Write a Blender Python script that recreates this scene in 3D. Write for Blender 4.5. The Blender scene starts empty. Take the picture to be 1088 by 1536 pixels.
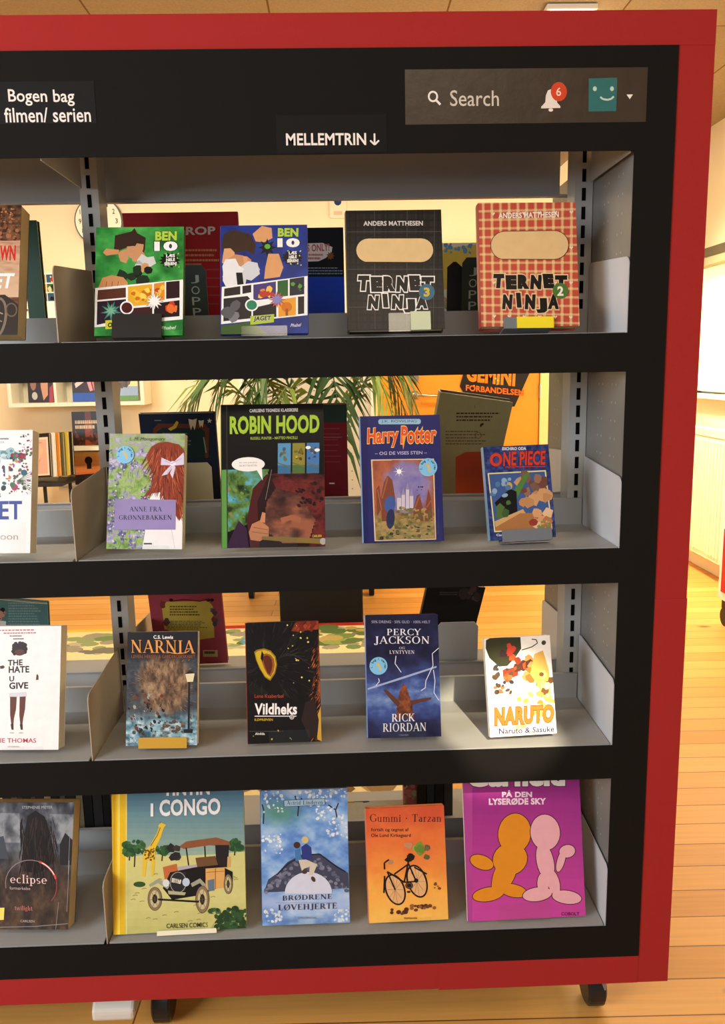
import bpy, bmesh, math, random
from mathutils import Vector, Matrix
R = math.radians
C = bpy.context.scene.collection
scene = bpy.context.scene

# ------------------------------------------------------------------ camera
FPX, IW, IH = 1234.65, 1088, 1536
CAM = Vector((0.4304, -1.3078, 1.2477))
AX = Vector((0.99940096, -0.02909457, -0.01874097))
AU = Vector((0.02351891, 0.17371041, 0.9845159))
AF = Vector((0.02538857, 0.9843669, -0.17429062))
cam = bpy.data.objects.new('camera', bpy.data.cameras.new('camera'))
C.objects.link(cam)
cam.data.sensor_width = 36.0
cam.data.lens = FPX * 36.0 / IH
cam.data.clip_start = 0.05
cam.matrix_world = Matrix((
    (AX.x, AU.x, -AF.x, CAM.x), (AX.y, AU.y, -AF.y, CAM.y),
    (AX.z, AU.z, -AF.z, CAM.z), (0, 0, 0, 1)))
scene.camera = cam

# ------------------------------------------------------------------ light
scene.view_settings.view_transform = 'Standard'
scene.view_settings.look = 'None'
scene.view_settings.gamma = 1.0
scene.view_settings.use_curve_mapping = False
scene.view_settings.exposure = 0.0
world = bpy.data.worlds.new('world'); scene.world = world
world.use_nodes = True
world.node_tree.nodes['Background'].inputs[0].default_value = (0.9, 0.95, 1.0, 1)
world.node_tree.nodes['Background'].inputs[1].default_value = 0.3

def area(name, loc, target, sx, sy, power, col):
    l = bpy.data.lights.new(name, 'AREA'); l.shape = 'RECTANGLE'
    l.size = sx; l.size_y = sy; l.energy = power; l.color = col
    o = bpy.data.objects.new(name, l); C.objects.link(o)
    o.location = loc
    o.rotation_euler = (Vector(target) - Vector(loc)).to_track_quat('-Z', 'Y').to_euler()
    return o

area('daylight_window_behind_camera', (-2.4, -2.4, 1.95), (0.3, 0.0, 0.75), 1.8, 1.5, 140, (0.86, 0.93, 1.0))
area('daylight_back_window', (2.48, 2.35, 1.42), (0.2, 1.9, 0.55), 1.5, 0.75, 20, (1.0, 0.9, 0.68))
for i, (lx, ly, pw) in enumerate(((-0.9, 2.3, 46), (1.4, 2.3, 38), (0.5, -1.9, 15))):
    area('ceiling_lamp_light', (lx, ly, 2.5), (lx, ly + (0.25 if ly > 0 else 0.3), 0), 1.1, 0.3, pw, (1.0, 0.85, 0.62))
wl = area('radiator_wall_wash', (1.75, 3.0, 2.5), (2.62, 2.95, .75), .9, .2, 25, (1.0, .88, .62)); wl.data.spread = R(75)  # added wash to brighten the radiator and window wall; no lamp hangs there
sp = bpy.data.lights.new('sun_patch_spot', 'SPOT'); sp.energy = 620; sp.spot_size = R(4.8); sp.spot_blend = 0.25  # added spot standing in for the sun patch on the third shelf
sp.color = (1.0, 0.88, 0.62); sp.shadow_soft_size = 0.02
spo = bpy.data.objects.new('sun_patch_spot', sp); C.objects.link(spo)
spo.location = (1.15, -2.0, 2.2)
spo.rotation_euler = (Vector((0.705, 0.05, 0.628)) - spo.location).to_track_quat('-Z', 'Y').to_euler()

# ------------------------------------------------------------------ helpers
def lin(c):
    o = []
    for v in c[:3]:
        v = v / 255.0
        o.append(v / 12.92 if v <= 0.04045 else ((v + 0.055) / 1.055) ** 2.4)
    return (o[0], o[1], o[2], 1.0)

MATS = {}
def mat(name, rgb, rough=0.6, spec=0.4, metal=0.0, var=0.0, scale=20.0, bump=0.0):
    if name in MATS: return MATS[name]
    m = bpy.data.materials.new(name); m.use_nodes = True
    nt = m.node_tree; b = nt.nodes['Principled BSDF']
    b.inputs['Base Color'].default_value = lin(rgb)
    b.inputs['Roughness'].default_value = rough
    b.inputs['Specular IOR Level'].default_value = spec
    b.inputs['Metallic'].default_value = metal
    if var or bump:
        tc = nt.nodes.new('ShaderNodeTexCoord'); nz = nt.nodes.new('ShaderNodeTexNoise')
        nz.inputs['Scale'].default_value = scale; nz.inputs['Detail'].default_value = 6
        nt.links.new(tc.outputs['Object'], nz.inputs['Vector'])
        if var:
            mx = nt.nodes.new('ShaderNodeMix'); mx.data_type = 'RGBA'
            a = lin(rgb)
            mx.inputs['A'].default_value = tuple(max(0, v * (1 - var)) for v in a[:3]) + (1,)
            mx.inputs['B'].default_value = tuple(min(1, v * (1 + var)) for v in a[:3]) + (1,)
            nt.links.new(nz.outputs['Fac'], mx.inputs['Factor'])
            nt.links.new(mx.outputs['Result'], b.inputs['Base Color'])
        if bump:
            bp = nt.nodes.new('ShaderNodeBump'); bp.inputs['Strength'].default_value = bump
            bp.inputs['Distance'].default_value = 0.004
            nt.links.new(nz.outputs['Fac'], bp.inputs['Height'])
            nt.links.new(bp.outputs['Normal'], b.inputs['Normal'])
    MATS[name] = m
    return m

def print_mat(name, rough, spec):
    m = bpy.data.materials.new(name); m.use_nodes = True
    nt = m.node_tree; b = nt.nodes['Principled BSDF']
    at = nt.nodes.new('ShaderNodeAttribute'); at.attribute_name = 'ink'
    nz = nt.nodes.new('ShaderNodeTexNoise'); nz.inputs['Scale'].default_value = 60
    tc = nt.nodes.new('ShaderNodeTexCoord'); nt.links.new(tc.outputs['Object'], nz.inputs['Vector'])
    mx = nt.nodes.new('ShaderNodeMix'); mx.data_type = 'RGBA'; mx.blend_type = 'MULTIPLY'
    rp = nt.nodes.new('ShaderNodeMapRange'); rp.inputs['To Min'].default_value = 0.9; rp.inputs['To Max'].default_value = 1.06
    nt.links.new(nz.outputs['Fac'], rp.inputs['Value'])
    mx.inputs['Factor'].default_value = 1.0
    nt.links.new(at.outputs['Color'], mx.inputs['A']); nt.links.new(rp.outputs['Result'], mx.inputs['B'])
    nt.links.new(mx.outputs['Result'], b.inputs['Base Color'])
    b.inputs['Roughness'].default_value = rough; b.inputs['Specular IOR Level'].default_value = spec
    return m
INK = print_mat('printed_glossy_cover', 0.3, 0.22)
INKM = print_mat('printed_matt_paper', 0.75, 0.1)

def clear_mat():
    m = bpy.data.materials.new('clear_acrylic'); m.use_nodes = True
    nt = m.node_tree; nt.nodes.remove(nt.nodes['Principled BSDF'])
    out = nt.nodes['Material Output']
    t = nt.nodes.new('ShaderNodeBsdfTransparent'); t.inputs[0].default_value = (0.985, 0.99, 0.985, 1)
    g = nt.nodes.new('ShaderNodeBsdfGlossy'); g.inputs['Roughness'].default_value = 0.12
    mx = nt.nodes.new('ShaderNodeMixShader')
    mx.inputs[0].default_value = 0.022; nt.links.new(t.outputs[0], mx.inputs[1])
    nt.links.new(g.outputs[0], mx.inputs[2]); nt.links.new(mx.outputs[0], out.inputs['Surface'])
    return m
CLEAR = clear_mat()

class MB:
    """collects shapes, then links them as one mesh object"""
    def __init__(s): s.v = []; s.f = []; s.m = []
    def face(s, pts, mi=0):
        k = len(s.v); s.v += [tuple(p) for p in pts]; s.f.append(tuple(range(k, k + len(pts)))); s.m.append(mi)
    def box(s, x0, x1, y0, y1, z0, z1, mi=0, M=None):
        p = [Vector((x, y, z)) for z in (z0, z1) for y in (y0, y1) for x in (x0, x1)]
        if M: p = [M @ q for q in p]
        k = len(s.v); s.v += [tuple(q) for q in p]
        for f in ((0, 2, 3, 1), (4, 5, 7, 6), (0, 1, 5, 4), (2, 6, 7, 3), (0, 4, 6, 2), (1, 3, 7, 5)):
            s.f.append(tuple(k + i for i in f)); s.m.append(mi)
        return s
    def prism(s, poly, h0, h1, axis='y', mi=0, M=None):
        """2-D polygon extruded along axis"""
        def P(a, b, h):
            q = {'y': (a, h, b), 'x': (h, a, b), 'z': (a, b, h)}[axis]
            q = Vector(q); return M @ q if M else q
        n = len(poly); k = len(s.v)
        s.v += [tuple(P(a, b, h0)) for a, b in poly] + [tuple(P(a, b, h1)) for a, b in poly]
        s.f.append(tuple(range(k, k + n))); s.f.append(tuple(range(k + 2 * n - 1, k + n - 1, -1))); s.m += [mi, mi]
        for i in range(n):
            j = (i + 1) % n; s.f.append((k + i, k + n + i, k + n + j, k + j)); s.m.append(mi)
        return s
    def tube(s, pts, r, seg=10, mi=0):
        pts = [Vector(p) for p in pts]; n = len(pts); k = len(s.v)
        for i, p in enumerate(pts):
            d = (pts[min(i + 1, n - 1)] - pts[max(i - 1, 0)]).normalized()
            a = d.cross(Vector((0, 0, 1)) if abs(d.z) < .9 else Vector((1, 0, 0))).normalized(); b = d.cross(a)
            rr = r[i] if isinstance(r, (list, tuple)) else r
            for t in range(seg):
                an = 2 * math.pi * t / seg; s.v.append(tuple(p + (a * math.cos(an) + b * math.sin(an)) * rr))
        for i in range(n - 1):
            for t in range(seg):
                u = (t + 1) % seg
                s.f.append((k + i * seg + t, k + i * seg + u, k + (i + 1) * seg + u, k + (i + 1) * seg + t)); s.m.append(mi)
        s.f.append(tuple(k + t for t in range(seg))[::-1]); s.f.append(tuple(k + (n - 1) * seg + t for t in range(seg))); s.m += [mi, mi]
        return s
    def build(s, name, mats, parent=None, bevel=0, smooth=False):
        me = bpy.data.meshes.new(name); me.from_pydata(s.v, [], s.f)
        for m in (mats if isinstance(mats, (list, tuple)) else [mats]): me.materials.append(m)
        me.polygons.foreach_set('material_index', s.m)
        bm = bmesh.new(); bm.from_mesh(me); bmesh.ops.recalc_face_normals(bm, faces=bm.faces[:]); bm.to_mesh(me); bm.free()
        if smooth: me.polygons.foreach_set('use_smooth', [True] * len(me.polygons))
        o = bpy.data.objects.new(name, me); C.objects.link(o)
        if parent: o.parent = parent
        if bevel:
            b = o.modifiers.new('bevel', 'BEVEL'); b.width = bevel; b.segments = 2; b.limit_method = 'ANGLE'
        return o

def tag(o, label=None, cat=None, group=None, kind=None):
    if label: o['label'] = label
    if cat: o['category'] = cat
    if group: o['group'] = group
    if kind: o['kind'] = kind
    return o
def empty(name, loc=(0, 0, 0), rz=0.0):
    o = bpy.data.objects.new(name, None); C.objects.link(o); o.location = loc; o.rotation_euler = (0, 0, rz)
    o.empty_display_size = 0.05
    return o
def struct(o): o['kind'] = 'structure'; return o
def rrect(x0, z0, x1, z1, r, which=(1, 1, 1, 1), n=5):
    """rounded rectangle, corners: BL BR TR TL"""
    out = []
    for (cx, cz, a0), w in zip(((x0, z0, 180), (x1, z0, 270), (x1, z1, 0), (x0, z1, 90)), which):
        if not w: out.append((cx, cz)); continue
        ox = cx + (r if cx == x0 else -r); oz = cz + (r if cz == z0 else -r)
        for i in range(n + 1):
            a = R(a0 + 90 * i / n); out.append((ox + r * math.cos(a), oz + r * math.sin(a)))
    return out
def ray(px, py): return AF + AX * ((px - IW / 2) / FPX) + AU * ((IH / 2 - py) / FPX)

# ------------------------------------------------------------------ lettering
_TXT = {}
def sans(s, bold=0.0, shear=0.0):
    key = (s, bold, shear)
    if key in _TXT: return _TXT[key]
    cu = bpy.data.curves.new('t', 'FONT'); cu.body = s; cu.size = 1; cu.offset = bold; cu.shear = shear
    cu.resolution_u = 3; cu.space_character = 1.0 + bold * 1.2
    o = bpy.data.objects.new('t', cu); C.objects.link(o)
    dg = bpy.context.evaluated_depsgraph_get(); me = bpy.data.meshes.new_from_object(o.evaluated_get(dg))
    polys = [[(me.vertices[i].co.x, me.vertices[i].co.y) for i in p.vertices] for p in me.polygons]
    bpy.data.objects.remove(o); bpy.data.curves.remove(cu); bpy.data.meshes.remove(me)
    _TXT[key] = polys
    return polys

def bar(x0, y0, x1, y1, w):
    d = math.hypot(x1 - x0, y1 - y0) or 1; nx, ny = -(y1 - y0) / d * w / 2, (x1 - x0) / d * w / 2
    return [(x0 + nx, y0 + ny), (x1 + nx, y1 + ny), (x1 - nx, y1 - ny), (x0 - nx, y0 - ny)]
K, TH = 0.15, 0.055
def arc(cx, cy, rx, ry, a0, a1, k=K):
    out = []; n = max(6, int(abs(a1 - a0) / 22))
    def e(a):
        w = TH + (k - TH) * abs(math.cos(a)); c, s = math.cos(a), math.sin(a)
        return (cx + rx * c, cy + ry * s), (cx + (rx - w) * c, cy + (ry - TH * 1.1) * s)
    for i in range(n):
        p, q = e(R(a0 + (a1 - a0) * i / n)), e(R(a0 + (a1 - a0) * (i + 1) / n))
        out.append([p[0], q[0], q[1], p[1]])
    return out
def stem(x, y0, y1, w=K, s0=1, s1=1):
    o = [bar(x, y0, x, y1, w)]
    if s0: o.append(bar(x - w / 2 - .08, y0 + .02, x + w / 2 + .08, y0 + .02, .04))
    if s1: o.append(bar(x - w / 2 - .08, y1 - .02, x + w / 2 + .08, y1 - .02, .04))
    return o
def sf(x, y, w): return [bar(x - w / 2, y, x + w / 2, y, .04)]
def G(c):
    B = bar; T = .055
    P_ = lambda: stem(.18, 0, 1) + [B(.18, .97, .38, .97, T), B(.18, .49, .38, .49, T)] + arc(.36, .73, .27, .27, -90, 90)
    O_ = lambda: arc(.47, .5, .42, .52, 0, 360)
    g = {
    'A': (.85, lambda: [B(.1, 0, .42, 1, T), B(.42, 1, .74, 0, K), B(.2, .34, .6, .34, T)] + sf(.1, .02, .24) + sf(.75, .02, .3)),
    'B': (.72, lambda: stem(.18, 0, 1) + [B(.18, .97, .36, .97, T), B(.18, .53, .38, .53, T), B(.18, .03, .38, .03, T)] + arc(.34, .75, .26, .25, -90, 90) + arc(.37, .28, .3, .28, -90, 90)),
    'C': (.8, lambda: arc(.47, .5, .42, .52, 45, 315) + [B(.76, .98, .76, .68, .04), B(.76, .02, .76, .3, .04)]),
    'D': (.86, lambda: stem(.18, 0, 1) + [B(.18, .97, .4, .97, T), B(.18, .03, .4, .03, T)] + arc(.38, .5, .42, .5, -90, 90)),
    'E': (.72, lambda: stem(.18, 0, 1) + [B(.18, .97, .6, .97, T), B(.18, .52, .5, .52, T), B(.18, .03, .63, .03, T), B(.6, .99, .6, .75, .04), B(.64, .01, .64, .27, .04), B(.5, .62, .5, .42, .04)]),
    'F': (.66, lambda: stem(.18, 0, 1) + [B(.18, .97, .6, .97, T), B(.18, .52, .5, .52, T), B(.6, .99, .6, .75, .04), B(.5, .62, .5, .42, .04)]),
    'G': (.86, lambda: arc(.47, .5, .42, .52, 45, 330) + [B(.76, .98, .76, .7, .04), B(.76, .1, .76, .44, .13)] + sf(.74, .44, .3)),
    'H': (.9, lambda: stem(.18, 0, 1) + stem(.7, 0, 1) + [B(.18, .52, .7, .52, T)]),
    'I': (.38, lambda: stem(.19, 0, 1)),
    'J': (.5, lambda: stem(.32, .05, 1, s0=0) + arc(.2, .02, .195, .2, 180, 360)),
    'K': (.84, lambda: stem(.18, 0, 1) + [B(.22, .42, .66, .97, T), B(.34, .56, .72, .02, K)] + sf(.66, .98, .24) + sf(.74, .02, .26)),
    'L': (.68, lambda: stem(.18, 0, 1) + [B(.18, .03, .6, .03, T), B(.61, .01, .61, .3, .04)]),
    'M': (1.05, lambda: stem(.14, 0, 1, T) + [B(.14, 1, .5, .05, K), B(.5, .05, .84, 1, T)] + stem(.86, 0, 1)),
    'N': (.9, lambda: stem(.15, 0, 1, T) + [B(.15, .98, .72, .03, K)] + stem(.73, 0, 1, T)),
    'O': (.94, O_), 'Ø': (.94, lambda: O_() + [B(.12, -.08, .82, 1.08, T)]),
    'P': (.7, P_), 'R': (.8, lambda: P_() + [B(.38, .5, .7, .02, K)] + sf(.73, .02, .22)),
    'S': (.62, lambda: arc(.31, .75, .25, .27, 40, 270) + arc(.31, .24, .27, .26, -140, 90) + [B(.54, .98, .54, .74, .04), B(.05, .02, .05, .26, .04)]),
    'T': (.76, lambda: stem(.38, 0, 1, s1=0) + [B(.05, .97, .71, .97, T), B(.06, .99, .06, .74, .04), B(.7, .99, .7, .74, .04)]),
    'U': (.88, lambda: stem(.18, .3, 1, s0=0) + stem(.7, .3, 1, T, s0=0) + arc(.43, .3, .32, .31, 180, 360)),
    'V': (.82, lambda: [B(.1, 1, .42, .02, K), B(.42, .02, .72, 1, T)] + sf(.1, .98, .3) + sf(.72, .98, .24)),
    'Y': (.8, lambda: [B(.1, 1, .4, .45, K), B(.4, .45, .7, 1, T)] + stem(.4, 0, .48, s1=0) + sf(.1, .98, .3) + sf(.7, .98, .24)),
    'a': (.52, lambda: arc(.22, .19, .19, .2, 60, 340) + stem(.38, 0, .46, .11, 0, 0) + arc(.25, .44, .18, .18, 0, 150) + sf(.42, .02, .14)),
    'c': (.5, lambda: arc(.28, .31, .25, .33, 50, 310, .12)),
    'd': (.58, lambda: arc(.26, .31, .23, .33, 0, 360, .12) + stem(.44, 0, 1, .11)),
    'e': (.54, lambda: arc(.28, .31, .25, .33, 0, 315, .12) + [B(.06, .33, .52, .33, T)]),
    'g': (.52, lambda: arc(.24, .4, .2, .24, 0, 360, .1) + arc(.25, -.1, .23, .17, 0, 360, .08) + [B(.12, .2, .2, .06, .06), B(.4, .58, .5, .62, .05)]),
    'h': (.62, lambda: stem(.14, 0, 1, .11) + stem(.46, 0, .44, .11, 1, 0) + arc(.3, .42, .21, .22, 0, 180, .1)),
    'i': (.3, lambda: stem(.15, 0, .63, .11) + [B(.08, .83, .22, .83, .14)]),
    'l': (.3, lambda: stem(.15, 0, 1, .11)),
    'm': (.92, lambda: stem(.14, 0, .63, .11) + stem(.46, 0, .44, .11, 1, 0) + stem(.78, 0, .44, .11, 1, 0) + arc(.3, .42, .21, .22, 0, 180, .1) + arc(.62, .42, .21, .22, 0, 180, .1)),
    'n': (.62, lambda: stem(.14, 0, .63, .11) + stem(.46, 0, .44, .11, 1, 0) + arc(.3, .42, .21, .22, 0, 180, .1)),
    'o': (.56, lambda: arc(.28, .31, .25, .33, 0, 360, .12)),
    'p': (.58, lambda: stem(.14, -.3, .63, .11) + arc(.32, .31, .23, .33, -180, 180, .12)),
    'r': (.44, lambda: stem(.14, 0, .63, .11) + arc(.29, .44, .16, .2, 40, 180, .1)),
    's': (.42, lambda: arc(.21, .46, .17, .18, 40, 270, .1) + arc(.21, .16, .18, .17, -140, 90, .1)),
    't': (.38, lambda: stem(.18, .1, .85, .11, 0, 0) + [B(.04, .61, .34, .61, T)] + arc(.27, .12, .145, .14, 180, 340, .1)),
    'u': (.62, lambda: stem(.14, .2, .63, .11, 0, 1) + stem(.46, 0, .63, .11) + arc(.3, .2, .21, .22, 180, 360, .1)),
    'w': (.84, lambda: [B(.08, .63, .26, .01, .11), B(.26, .01, .42, .6, .05), B(.42, .63, .6, .01, .11), B(.6, .01, .76, .63, .05)] + sf(.08, .61, .2) + sf(.76, .61, .18)),
    'z': (.5, lambda: [B(.06, .6, .44, .6, T), B(.42, .6, .08, .03, .1), B(.06, .03, .46, .03, T)]),
    '·': (.3, lambda: [B(.08, .45, .22, .45, .14)]), '.': (.24, lambda: [B(.05, .06, .18, .06, .12)]),
    }
    return g.get(c, (.4, lambda: []))
def serif(s, bold=0):
    out = []; x = 0
    for ch in s:
        w, f = G(ch)
        for p in f(): out.append([(x + a, b) for a, b in p])
        x += w + .05
    return out

def clip(poly, x0, x1, z0, z1):
    for ax, lim, sg in ((0, x0, 1), (0, x1, -1), (1, z0, 1), (1, z1, -1)):
        out = []
        for i in range(len(poly)):
            a, b = poly[i - 1], poly[i]
            da, db = (a[ax] - lim) * sg, (b[ax] - lim) * sg
            if (da >= 0) != (db >= 0):
                t = da / (da - db); out.append((a[0] + (b[0] - a[0]) * t, a[1] + (b[1] - a[1]) * t))
            if db >= 0: out.append(b)
        poly = out
        if len(poly) < 3: return []
    return poly

def homography(src, dst):
    """8-parameter map between two quads, by elimination"""
    A = []
    for (x, y), (u, v) in zip(src, dst):
        A.append([x, y, 1, 0, 0, 0, -u * x, -u * y, u]); A.append([0, 0, 0, x, y, 1, -v * x, -v * y, v])
    n = 8
    for i in range(n):
        p = max(range(i, n), key=lambda r: abs(A[r][i])); A[i], A[p] = A[p], A[i]
        for r in range(n):
            if r != i:
                f = A[r][i] / A[i][i]
                if f: A[r] = [a - f * b for a, b in zip(A[r], A[i])]
    h = [A[i][n] / A[i][i] for i in range(n)]
    def f(x, y):
        d = h[6] * x + h[7] * y + 1
        return ((h[0] * x + h[1] * y + h[2]) / d, (h[3] * x + h[4] * y + h[5]) / d)
    return f

def _h(i, j, sd):
    v = math.sin(i * 127.1 + j * 311.7 + sd * 74.7) * 43758.5453
    return v - math.floor(v)
def noise(x, y, sd=0, octaves=4):
    t, amp, tot = 0.0, 1.0, 0.0
    for o in range(octaves):
        i, j = math.floor(x), math.floor(y); u, v = x - i, y - j; u = u * u * (3 - 2 * u); v = v * v * (3 - 2 * v)
        a, b, c, d = _h(i, j, sd + o), _h(i + 1, j, sd + o), _h(i, j + 1, sd + o), _h(i + 1, j + 1, sd + o)
        t += amp * (a + (b - a) * u + (c - a) * v + (a - b - c + d) * u * v); tot += amp; amp *= .55; x *= 2.03; y *= 2.03
    return t / tot
def pal(t, cols):
    t = min(.9999, max(0, t)) * (len(cols) - 1); i = int(t); f = t - i
    return tuple(a + (b - a) * f for a, b in zip(cols[i], cols[i + 1]))
def mixc(a, b, t): t = min(1, max(0, t)); return tuple(p + (q - p) * t for p, q in zip(a, b))
def inside(x, y, poly):
    r = False
    for i in range(len(poly)):
        (xa, ya), (xb, yb) = poly[i - 1], poly[i]
        if (ya > y) != (yb > y) and x < (xb - xa) * (y - ya) / (yb - ya) + xa: r = not r
    return r
STEP = 0.000003
class Art:
    """printed artwork on a flat face: x across, z up, layers stacked microns apart towards -y"""
    def __init__(s, w, h, quad, org=(0, 0, 1.0), x0=None, y=-0.00006, ink=None):
        s.x0 = -w / 2 if x0 is None else x0; s.x1 = s.x0 + w; s.z0, s.z1 = 0.0, h
        s.H = homography(quad, [(s.x0, h), (s.x1, h), (s.x1, 0), (s.x0, 0)])
        s.o = org; s.y = y; s.L = 0; s.buf = {}; s.ink = ink or INK; s.inc = 1.0; s.n = 0; s.grp = None; s.pic = 'picture'
    def m(s, x, y): return s.H(s.o[0] + x / s.o[2], s.o[1] + y / s.o[2])
    def put(s, layer, p, y, c):
        if layer == 'picture': layer = s.pic
        elif layer == 'lettering': layer = 'lettering#%s' % (s.grp or s.n)
        s.buf.setdefault(layer, []).append((p, y, lin(c)))
    def raw(s, pts, c, layer='picture'):
        p = clip(pts, s.x0, s.x1, s.z0, s.z1)
        if len(p) > 2: s.L += s.inc; s.put(layer, p, s.y - s.L * STEP, c)
    def P(s, pts, c, layer='picture'): s.raw([s.m(*p) for p in pts], c, layer)
    def bg(s, c): s.raw([(s.x0, 0), (s.x1, 0), (s.x1, s.z1), (s.x0, s.z1)], c)
    def R(s, x0, y0, x1, y1, c, layer='picture'): s.P([(x0, y0), (x1, y0), (x1, y1), (x0, y1)], c, layer)
    def E(s, cx, cy, rx, ry, c, rot=0, layer='picture', n=20):
        ca, sa = math.cos(R(rot)), math.sin(R(rot))
        s.P([(cx + rx * math.cos(t) * ca - ry * math.sin(t) * sa, cy + rx * math.cos(t) * sa + ry * math.sin(t) * ca)
             for t in (2 * math.pi * i / n for i in range(n))], c, layer)
    def L_(s, pts, w, c, layer='picture'):
        for a, b in zip(pts, pts[1:]): s.P(bar(a[0], a[1], b[0], b[1], w), c, layer)
    def ring(s, cx, cy, rx, ry, w, c, rot=0, a0=0, a1=360, layer='picture'):
        n = max(8, int((a1 - a0) / 12)); ca, sa = math.cos(R(rot)), math.sin(R(rot))
        def q(a, k):
            x, y = (rx + k) * math.cos(a), (ry + k) * math.sin(a); return (cx + x * ca - y * sa, cy + x * sa + y * ca)
        for i in range(n):
            a, b = R(a0 + (a1 - a0) * i / n), R(a0 + (a1 - a0) * (i + 1) / n)
            s.P([q(a, w / 2), q(b, w / 2), q(b, -w / 2), q(a, -w / 2)], c, layer)
    def grad(s, x0, y0, x1, y1, c0, c1, n=14):
        for i in range(n):
            t = i / (n - 1); c = tuple(a + (b - a) * t for a, b in zip(c0, c1))
            ya, yb = y0 + (y1 - y0) * i / n, y0 + (y1 - y0) * (i + 1) / n
            s.P([(x0, ya), (x1, ya), (x1, yb), (x0, yb)], c)
    def field(s, x0, y0, x1, y1, nx, ny, fn, mask=None):
        """continuous-tone picture: a grid of small cells coloured by fn(x, y)"""
        s.L += 1; y = s.y - s.L * STEP; dx, dy = (x1 - x0) / nx, (y1 - y0) / ny
        for i in range(nx):
            for j in range(ny):
                cx, cy = x0 + (i + .5) * dx, y0 + (j + .5) * dy
                if mask and not inside(cx, cy, mask): continue
                a, b = x0 + i * dx, y0 + j * dy
                p = clip([s.m(a, b), s.m(a + dx, b), s.m(a + dx, b + dy), s.m(a, b + dy)], s.x0, s.x1, s.z0, s.z1)
                if len(p) > 2: s.put('picture', p, y, [min(255, max(0, v)) for v in fn(cx, cy)])
    def strokes(s, n, x0, y0, x1, y1, cols, l0, l1, w, ang, seed=1, mask=None):
        rd = random.Random(seed); s.inc = .3
        for i in range(n):
            x, y, l = rd.uniform(x0, x1), rd.uniform(y0, y1), rd.uniform(l0, l1)
            if mask and not inside(x, y, mask): continue
            t = R((ang(x, y) if callable(ang) else ang) + rd.uniform(-14, 14)); c, q = math.cos(t), math.sin(t); k = w * rd.uniform(.6, 1.3)
            s.P([(x - q * k * .5, y + c * k * .5), (x + c * l * .5 - q * k, y + q * l * .5 + c * k), (x + c * l, y + q * l), (x + c * l * .5 + q * k, y + q * l * .5 - c * k), (x + q * k * .5, y - c * k * .5)], rd.choice(cols))
        s.inc = 1.0; s.L += 1
    def dabs(s, n, x0, y0, x1, y1, cols, r0, r1, seed=1, rot=None, asp=0.6):
        rd = random.Random(seed); s.inc = .4
        for i in range(n):
            r = rd.uniform(r0, r1)
            s.E(rd.uniform(x0, x1), rd.uniform(y0, y1), r, r * rd.uniform(asp, 1), rd.choice(cols),
                rd.uniform(0, 180) if rot is None else rot + rd.uniform(-12, 12), n=8)
        s.inc = 1.0; s.L += 1
    def rocks(s, n, x0, y0, x1, y1, cols, r0, r1, seed=1):
        rd = random.Random(seed)
        for i in range(n):
            r = rd.uniform(r0, r1); cx, cy = rd.uniform(x0, x1), rd.uniform(y0, y1)
            k = rd.randint(5, 8); a0 = rd.uniform(0, 6)
            s.P([(cx + r * rd.uniform(.6, 1.1) * math.cos(a0 + 6.283 * j / k), cy + r * rd.uniform(.6, 1.1) * math.sin(a0 + 6.283 * j / k)) for j in range(k)], rd.choice(cols))
    def star(s, cx, cy, r0, r1, n, c, rot=0, sy=1.0):
        s.P([(cx + (r1 if i % 2 else r0) * math.cos(R(rot) + math.pi * i / n), cy + sy * (r1 if i % 2 else r0) * math.sin(R(rot) + math.pi * i / n)) for i in range(2 * n)], c)
    def T(s, txt, x0, y0, x1, y1, c, bold=0.0, shear=0.0, slope=0.0, font='sans', out=None, outw=0.03, layer='lettering', arch=0.0):
        s.n += 1
        polys = sans(txt, bold, shear) if font == 'sans' else serif(txt)
        xs = [a for p in polys for a, b in p]; ys = [b for p in polys for a, b in p]
        if not xs: return
        ax, bx, ay, by = min(xs), max(xs), min(ys), max(ys)
        def pt(a, b):
            u, v = (a - ax) / (bx - ax), (b - ay) / (by - ay)
            return s.m(x0 + (x1 - x0) * u, y1 + (y0 - y1) * v + slope * u - arch * 4 * u * (1 - u))
        if out:
            po = sans(txt, bold + outw, shear) if font == 'sans' else polys
            # letters of the outline share the placing of the plain text
            if font == 'sans':
                xo = [a for p in po for a, b in p]; k = (bx - ax) / (max(xo) - min(xo) - 2 * outw)
                po = [[((a - min(xo) - outw) * k + ax, b) for a, b in p] for p in po]
                for p in po:
                    q = clip([pt(a, b) for a, b in p], s.x0, s.x1, s.z0, s.z1)
                    if len(q) > 2: s.put(layer, q, s.y - (s.L + 1) * STEP, out)
            else:
                for dx, dy in ((-outw, 0), (outw, 0), (0, outw), (0, -outw)):
                    for p in polys: s.raw([pt(a + dx, b + dy) for a, b in p], out, layer)
            s.L += 2
        for p in polys:
            q = clip([pt(a, b) for a, b in p], s.x0, s.x1, s.z0, s.z1)
            if font != 'sans': s.L += .4
            if len(q) > 2: s.put(layer, q, s.y - (s.L + 1) * STEP, c)
        s.L += 2
    def lines(s, n, x0, y0, x1, y1, c, seed=3, h=None, layer='lettering'):
        """small print too fine to read, as broken strokes"""
        s.n += 1; rd = random.Random(seed); dy = (y1 - y0) / n
        for i in range(n):
            x = x0; end = x1 - rd.uniform(0, .25) * (x1 - x0)
            while x < end:
                w = rd.uniform(.03, .1) * (x1 - x0); s.R(x, y0 + dy * i, min(x + w, end), y0 + dy * i + (h or dy * .45), c, layer); x += w + .015 * (x1 - x0)
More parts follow.
